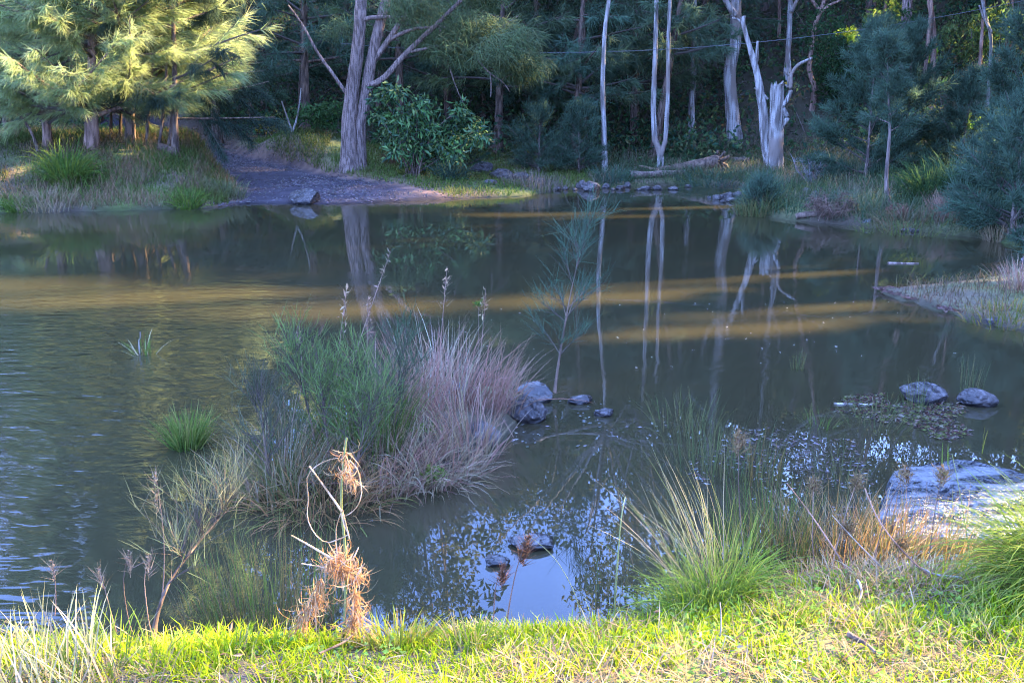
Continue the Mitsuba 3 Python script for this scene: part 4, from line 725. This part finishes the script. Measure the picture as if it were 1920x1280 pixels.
# floating debris
def debris(label, pxs, n, L, cols, seed, z=.004, name='floating_debris'):
    rg = np.random.default_rng(seed); pg = PX(pxs); x0, y0, x1, y1 = pg.bounds; x, y = rg.uniform(x0, x1, n * 6), rg.uniform(y0, y1, n * 6)
    dn = nfbm(np.stack([x * 4, y * 4, 0 * x], -1), 2, seed); o = shapely.contains_xy(pg, x, y) & (dn > .45); x, y = x[o][:n], y[o][:n]; m = len(x); q = Buf()
    D = unit(np.stack([rg.normal(size=m), rg.normal(size=m) * .7, rg.normal(0, .12, m)], 1)); leaves(q, rg, np.stack([x, y, np.full(m, z) + rg.uniform(0, .012, m)], 1), D, L * rg.uniform(.4, 1.6, m), L * .35, jit(rg, m, (1, 1, 1), .4) * mixc(rg, m, cols), .1)
    k = thing(name, label, 'debris', kind='stuff'); scene[k] = q.ply('leaf')
WEEDC = [(.10, .05, .04), (.14, .15, .05), (.22, .18, .13), (.06, .05, .04)]
debris('reddish water weed and floating bits around the wet boulders', [(1590, 745), (1700, 735), (1880, 750), (1880, 790), (1780, 830), (1640, 790), (1560, 770)], 2600, .03, WEEDC, 1)
debris('bits of debris drifting by the small stones off the islet', [(1020, 745), (1240, 760), (1260, 820), (1150, 840), (950, 850), (960, 800)], 90, .025, [(.4, .38, .36), (.2, .2, .18)], 2)
debris('floating leaf litter among the reeds in the shallows', [(1400, 800), (1600, 820), (1640, 900), (1560, 1040), (1440, 1020), (1280, 880)], 700, .028, [(.16, .12, .1), (.3, .28, .27), (.1, .08, .06)], 3)
debris('pale specks drifting on the open pond', [(700, 580), (1900, 560), (1900, 660), (1200, 700), (700, 620)], 60, .022, [(.5, .46, .4)], 4)
debris('matted wet straw on the tip of the muddy spit', [(1640, 546), (1720, 540), (1800, 560), (1800, 595), (1720, 572)], 900, .05, [(.12, .07, .06), (.2, .13, .11)], 5, .03, 'straw_mat')
log('pale floating stick beside the water weeds', [(1563, 759), (1636, 761)], .010, .007, 'bark_pale', 'stick', 'floating_stick', .004, 12, .2)
log('long pale foam streaked stick floating near the far reedy bank', [(1664, 494), (1722, 495)], .014, .008, 'bark_grey', 'stick', 'floating_stick', .006, 12, .2)

# ------------------------------------------------------------------ the near bank: lawn, tussocks, stalks
def lawn_pts(rg, n, pow_=1.0):
    y = rg.uniform(1.9, 4.4, n * 3); x = rg.uniform(-1, 1, n * 3) * (.56 * y + 1.2); s = grid(SD, x, y); o = (s > .0) & (y < 4.2); return x[o][:n], y[o][:n]
rl = np.random.default_rng(91)
x, y = lawn_pts(rl, 76000); bald = .6 * nfbm(np.stack([x * 1.6 + 3, y * 2.4, 0 * x], -1), 3, 72) + .4 * nfbm(np.stack([x * 6, y * 8, 0 * x], -1), 2, 75) + rl.normal(0, .06, len(x)) > .555; x, y = x[~bald], y[~bald]; P = np.stack([x, y, H(x, y) - .008], 1); m = len(x)
dn = nfbm(np.stack([x * 2.2, y * 2.2, 0 * x], -1), 3, 70); dn2 = nfbm(np.stack([x * 7, y * 7, 0 * x], -1), 2, 71)
cols = np.array([(.27, .36, .012), (.36, .42, .018), (.16, .26, .01), (.50, .46, .12)]); c = cols[np.clip((dn2 * 4 + rl.normal(0, .8, m)).astype(int), 0, 3)]
q = Buf(); blades(q, rl, P, rl.uniform(0, 6.28, m), np.abs(rl.normal(.2, .5, m)), (.035 + .085 * dn) * rl.uniform(.4, 1.3, m) * (1 + .5 * (rl.uniform(0, 1, m) > .97)), .0042 * rl.uniform(.6, 1.4, m), jit(rl, m, (.7, .7, .7)) * c, jit(rl, m, (1.1, 1.1, 1.)) * c, 3, rl.uniform(.2, 1.5, m))
k = thing('lawn', 'sunlit yellow green grass of the near bank', 'grass', kind='stuff'); scene[k] = q.ply('grass_blade')
x, y = lawn_pts(rl, 32000); d2 = nfbm(np.stack([x * 1.6 + 3, y * 2.4, 0 * x], -1), 3, 72); o = d2 + rl.normal(0, .08, len(x)) > .52; x, y = x[o], y[o]; m = len(x)
P = np.stack([x, y, H(x, y) + rl.uniform(.0, .035, m)], 1); q = Buf()
blades(q, rl, P, rl.uniform(0, 6.28, m), rl.uniform(.7, 1.5, m), rl.uniform(.03, .12, m), .0035 * rl.uniform(.6, 1.5, m), jit(rl, m, (.7, .7, .7)) * mixc(rl, m, DRY), jit(rl, m, (.9, .9, .9)) * mixc(rl, m, DRY + [(.2, .12, .07)] * 2 + STRAW[:1]), 3, rl.uniform(-.3, .8, m))
k = thing('thatch', 'dry straw coloured dead grass lying through the lawn', 'dry grass', kind='stuff'); scene[k] = q.ply('grass_blade')
x, y = lawn_pts(rl, 9000); d3 = nfbm(np.stack([x * 2.0 + 9, y * 3, 0 * x], -1), 3, 73); o = (d3 + .12 * smooth(.2, 1.2, x) - .1 * smooth(2.6, 3.2, y) > .5); x, y = x[o], y[o]; m = len(x); q = Buf()
leaves(q, rl, np.stack([x, y, H(x, y) + rl.uniform(.01, .05, m)], 1), unit(np.stack([rl.normal(size=m), rl.normal(size=m), rl.normal(0, .25, m)], 1)), rl.uniform(.012, .028, m), .016, jit(rl, m, (.2, .32, .06), .3))
k = thing('clover', 'small round leaved clover patch in the sunlit lawn', 'clover', kind='stuff'); scene[k] = q.ply('leaf')
x, y = lawn_pts(rl, 260); m = len(x); q = Buf(); leaves(q, rl, np.stack([x, y, H(x, y) + rl.uniform(.02, .06, m)], 1), unit(np.stack([rl.normal(size=m), rl.normal(size=m), rl.normal(0, .3, m)], 1)), rl.uniform(.02, .045, m), .011, jit(rl, m, (.22, .15, .10), .5))
k = thing('leaf_litter', 'scattered dry fallen leaves on the lawn', 'fallen leaves', kind='stuff'); scene[k] = q.ply('dull')

L_ = lambda px, py: at(px, py, .3)
def nt(label, px, py, *a, z=.3, name='grass_tussock', cat='grass tuft', **k): tuft(name, label, cat, at(px, py, z), *a, **k)
nt('dry pale bladed tussock in the lawn corner nearest the viewer', 95, 1300, 150, .34, .20, .3, [(.38, .31, .18), (.42, .36, .24), (.2, .24, .05)], .0055, .6, az=2.4, azs=1.1, nseg=5, tipc=[(.42, .36, .24), (.18, .26, .05)])
nt('green blades mixed beside the dry pale tussock', 190, 1250, 60, .24, .18, .35, GRN[:2], .005, .7, nseg=5)
nt('big rush tussock on the bank edge, green below with long pale stems fanned out', 1330, 1120, 900, .36, .17, .5, [(.16, .26, .03), (.12, .20, .03), (.20, .28, .05)], .0038, 1.2, z=.2, nseg=6, tipc=[(.25, .3, .06), (.14, .24, .03)], name='rush_tussock')
key = [q_ for q_ in scene if q_.startswith('rush_tussock')][0].split('__')[0]
part(key, 'stems', tuft_mesh(811, at(1340, 1085, .25), 90, .72, .09, .5, [(.36, .3, .17), (.3, .28, .14), (.22, .25, .08)], .0032, .35, 6, az=2.5, azs=.45).ply('grass_blade'), stuff=True, label='long pale dry stems fanned toward the water')
part(key, 'stems', tuft_mesh(812, at(1350, 1090, .25), 70, .5, .09, .25, [(.16, .24, .05), (.2, .22, .06)], .0035, .25, 6).ply('grass_blade'), stuff=True)
nt('rush tussock overhanging from the frame edge with arching green blades', 2010, 1100, 1300, .62, .16, .65, [(.15, .24, .025), (.10, .17, .02), (.22, .27, .05)], .0045, 1.5, az=3.5, azs=.65, nseg=7, name='rush_tussock', tipc=[(.3, .3, .08), (.16, .24, .03)])
nt('low green and straw grass fringe in front of the big rush tussock', 1180, 1150, 160, .13, .12, .5, GRN[:2] + DRY[:1], .004, 1.0, z=.25)
nt('bushy yellow grass clump with dry tips beside the dead stalk', 745, 1178, 260, .17, .13, .5, [(.3, .32, .04), (.35, .26, .09), (.2, .26, .03)], .0055, .8, z=.28)
nt('dry brown grass along the water edge of the lawn', 1000, 1160, 320, .10, .35, .5, DRY + [(.2, .24, .04)], .004, 1.0, z=.26, ell=.3)
nt('dry grass and green blades at the bank edge behind the lawn', 1560, 1075, 420, .16, .45, .5, DRY + GRN[:1], .004, 1.0, z=.28, ell=.35)
nt('dry grass under the leaning stalks by the slab', 1720, 1090, 320, .16, .35, .5, DRY + STRAW[:1], .004, 1.0, z=.28, ell=.35)
def reeds(label, px, py, *a, name='reed_bed', **k): tuft(name, label, 'reeds', at(px, py, .02), *a, partname='stems', **k)
reeds('slender green reeds rising in the water between seedling and dead stalk', 520, 1150, 190, .52, .30, .06, [(.14, .2, .04), (.18, .2, .05), (.22, .16, .06)], .0032, .15, ell=.4, nseg=4)
reeds('shorter brown and green reeds at the foot of the tall slender ones', 480, 1160, 260, .26, .30, .2, [(.2, .15, .08), (.14, .18, .05)], .0032, .5, ell=.4)
reeds('reeds and sedge behind the rush tussock with orange tinted stems', 1430, 1040, 240, .5, .22, .14, [(.3, .2, .07), (.16, .18, .04), (.12, .18, .04)], .0032, .2, ell=.5)
reeds('thick tangle of sedge in front of the flat slab, nearer the tussock', 1560, 1030, 380, .42, .34, .3, OLIVE + DRY + [(.3, .17, .06)] * 2, .0036, .6, ell=.5)
reeds('sedge with brown seed heads in front of the flat slab', 1690, 1030, 300, .40, .32, .25, OLIVE + DRY + [(.3, .17, .06)] * 2, .0036, .5, ell=.4)
reeds('sparse dark reeds in water at the bank between weed and tussock', 1150, 1120, 26, .3, .14, .1, OLIVE, .004, .2)
# single reeds and stalks
def stalk(label, pts, r, m='bark_pale', z=.28, name='dry_stalk', cat='stalk', d=None):
    b = at(*pts[0], z); k = thing(name, label, cat); scene[k] = stem([b - [0, 0, .04]] + [far(px, py, b[1] + .04 * i) for i, (px, py) in enumerate(pts[1:], 1)], r, r * .45, K=16, sides=6, bsdf=m); return k
scene['green_stem'] = {'type': 'twosided', 'n2': {'type': 'principled', 'base_color': {'type': 'rgb', 'value': [.16, .18, .06]}, 'roughness': .5}}
stalk('single straight green reed with a brown tip at the bank', [(1152, 1150), (1158, 1050), (1168, 950), (1172, 932)], .0045, 'green_stem', .1, 'tall_reed', 'reed')
stalk('thin green stem slanting over the sky reflection', [(1090, 1140), (1050, 1060), (985, 1000)], .002, 'green_stem', .1, 'tall_reed', 'reed')
stalk('long dry stalk slanting from the lawn edge past the sedge', [(1790, 1092), (1700, 1040), (1640, 960), (1622, 915)], .0045, 'bark_rust')
stalk('long dry stalk crossing behind the slanting one, lower angled', [(1600, 1070), (1545, 1000), (1475, 905)], .004, 'bark_rust')
stalk('pale dry stem bowed across the sedge before the slab', [(1690, 1078), (1630, 1040), (1560, 965)], .003)
stalk('thin green stem with a tiny yellow flower head over the slab', [(1825, 1060), (1806, 960), (1785, 850)], .0025, 'green_stem', .2, 'tall_reed', 'reed')
stalk('curved white dry twig standing in the lawn before the rush tussock', [(1346, 1205), (1352, 1165), (1350, 1128)], .004, z=.3)
for i, (px, py, top, lb) in enumerate([(245, 1160, (243, 1030), 'reddish tipped thin stalk near the leaning seedling'), (282, 1168, (279, 1040), 'plain brown thin stalk beside the leaning seedling'), (215, 1160, (185, 1065), 'thin straw stalk slanting near the dry pale tussock'), (100, 1130, (97, 1050), 'seedy dark weed at the bank edge behind the pale tussock'), (300, 1110, (290, 885), 'tall thin weed with a small brown head in rippled water')]):
    weed(lb, px, py, top, n=26, seed=40 + i, z=.22, r=.0025, spread=.02, ln=.016)
weed('dark reddish dead weed in front of the wet rocks, taller one', 950, 1152, (990, 1005), n=120, col=(.11, .06, .035), seed=51, z=.2, r=.0035, spread=.03, ln=.02)
weed('dark reddish dead weed in front of the wet rocks, shorter one', 925, 1155, (945, 1060), n=80, col=(.12, .06, .035), seed=52, z=.2, r=.003, spread=.03, ln=.02)
for i, (px, py, top, lb) in enumerate([(1640, 1040, (1700, 880), 'brown sedge head over the slab corner'), (1560, 1050, (1610, 895), 'brown sedge head beside the slab edge'), (1530, 1050, (1525, 900), 'mauve brown sedge head between tussock and slab'), (1600, 1060, (1590, 985), 'low brown sedge head before the slab'), (1740, 1060, (1768, 880), 'orange brown sedge head against the slab'), (1400, 1040, (1385, 815), 'pale pink dry weed head above the rush tussock'), (1670, 1060, (1690, 1015), 'low brown sedge head under the slanting stalk')]):
    weed(lb, px, py, top, n=70, u0=.9, col=(.19, .125, .06), seed=60 + i, z=.1, name='sedge_head', r=.0028, spread=.11, ln=.026)
# leaning she-oak seedling at the bank
b = at(286, 1172, .28); tp_ = [far(316, 1095, b[1] + .05), far(370, 1020, b[1] + .15), far(428, 955, b[1] + .25)]
casuarina_tree('she_oak_seedling', 'she-oak seedling leaning from the lawn edge with a bare dark stem', None, 'bark_brown', 701, b, .5, .008, .3, 16, .085, 420, nbranch=4, nl=.14, nw=.002, col=(.10, .13, .07), col2=(.2, .2, .13), droop=-.6, e0=.8, e1=1.2, path=np.array([b - [0, 0, .04]] + tp_), bend=.04, sub=6, spread=.35, cat='seedling')
# the dead stalk hung with curled straw
b = at(640, 1190, .28); d = b[1]; F_ = lambda pts, dy=0: [far(px, py, d + dy) for px, py in pts]; rg = np.random.default_rng(95)
k = thing('dead_weed', 'sunlit dead weed hung with tangled orange straw at the bank edge', 'weed')
part(k, 'stem', stem([b - [0, 0, .04]] + F_([(648, 1110), (647, 1030), (640, 950), (643, 880), (650, 820)]), .0055, .003, K=24, sides=7, bsdf='green_stem'), label='upright greenish stem')
for pts, r in [([(640, 958), (608, 912), (580, 874)], .004), ([(624, 1048), (580, 1022), (546, 1003)], .004), ([(612, 1064), (590, 1060), (565, 1056)], .0025), ([(655, 1010), (648, 980), (642, 955)], .003), ([(640, 960), (646, 985), (654, 1003), (640, 1008), (615, 1017), (590, 1000), (576, 966), (578, 930), (575, 900), (595, 872), (634, 858)], .0022), ([(655, 862), (672, 885), (678, 920), (672, 945), (648, 967)], .0025), ([(632, 1040), (630, 1000), (640, 960)], .002), ([(664, 1090), (674, 1070), (684, 1056)], .003), ([(660, 1050), (668, 1035), (672, 1026)], .003)]:
    part(k, 'branch', stem(F_(pts, -.01), r, r * .6, K=22, sides=5, bsdf='bark_straw'))
def straw(C, R, n, L, cols, hang, w=.003):
    q = Buf(); C = np.array(F_(C)); i = rg.integers(0, len(C), n); P = C[i] + sph(rg, n) * rg.uniform(0, 1, (n, 1)) * np.array(R)
    blades(q, rg, P, rg.uniform(0, 6.28, n), rg.uniform(.3, 1.6, n) + hang, L * rg.uniform(.4, 1.3, n), w * rg.uniform(.6, 1.5, n), jit(rg, n, (1, 1, 1)) * mixc(rg, n, cols), jit(rg, n, (1, 1, 1)) * mixc(rg, n, cols), 5, rg.uniform(-3.5, 4.5, n)); return q
OR = [(.48, .24, .08), (.45, .28, .14), (.36, .16, .06), (.5, .38, .24)]
part(k, 'straw', straw([(620, 1060), (635, 1075), (655, 1070), (640, 1050), (665, 1085)], (.035, .03, .025), 420, .07, OR, .4).ply('grass_blade'), stuff=True)
part(k, 'straw', straw([(600, 1095), (590, 1120), (665, 1110), (668, 1140), (660, 1165), (575, 1140), (565, 1160)], (.018, .02, .03), 420, .10, OR, 1.4).ply('grass_blade'), stuff=True)
part(k, 'straw', straw([(647, 850), (652, 868), (645, 882), (660, 895)], (.010, .01, .014), 130, .07, OR[1:], 1.2, .0026).ply('grass_blade'), stuff=True)
for i, (px, py, lb) in enumerate([(430, 1215, 'darker long bladed grass tuft in the lawn before the slender reeds'), (880, 1205, 'darker long bladed grass tuft in the lawn below the wet rocks'), (1130, 1235, 'long bladed tuft in the open lawn below the rush tussock'), (1480, 1160, 'seeding grass tuft beside the bleached forked twig'), (1690, 1190, 'leafy grass tuft near the overhanging rush tussock'), (300, 1262, 'grass tuft next to the dry pale tussock in the lawn')]):
    nt(lb, px, py, 70, .15, .07, .35, [(.13, .22, .02), (.17, .27, .03), (.3, .24, .1)], .0045, .9)
# sticks on the lawn
def lstick(label, pts, r, m): log(label, pts, r, r * .7, m, 'stick', 'stick', .045, 14, .3)
lstick('knobbly brown stick lying in the lawn', [(1588, 1212), (1612, 1228), (1638, 1246)], .010, 'bark_brown')
lstick('bleached forked twig lying in the lawn', [(1606, 1110), (1612, 1125), (1608, 1150)], .005, 'bark_pale')
lstick('pale dry stick lying behind the lawn under the slanting stalk', [(1700, 1075), (1745, 1096), (1800, 1105)], .005, 'bark_pale')
lstick('dark thin stick in the lawn before the dead weed', [(600, 1250), (650, 1225), (720, 1205)], .004, 'bark_brown')
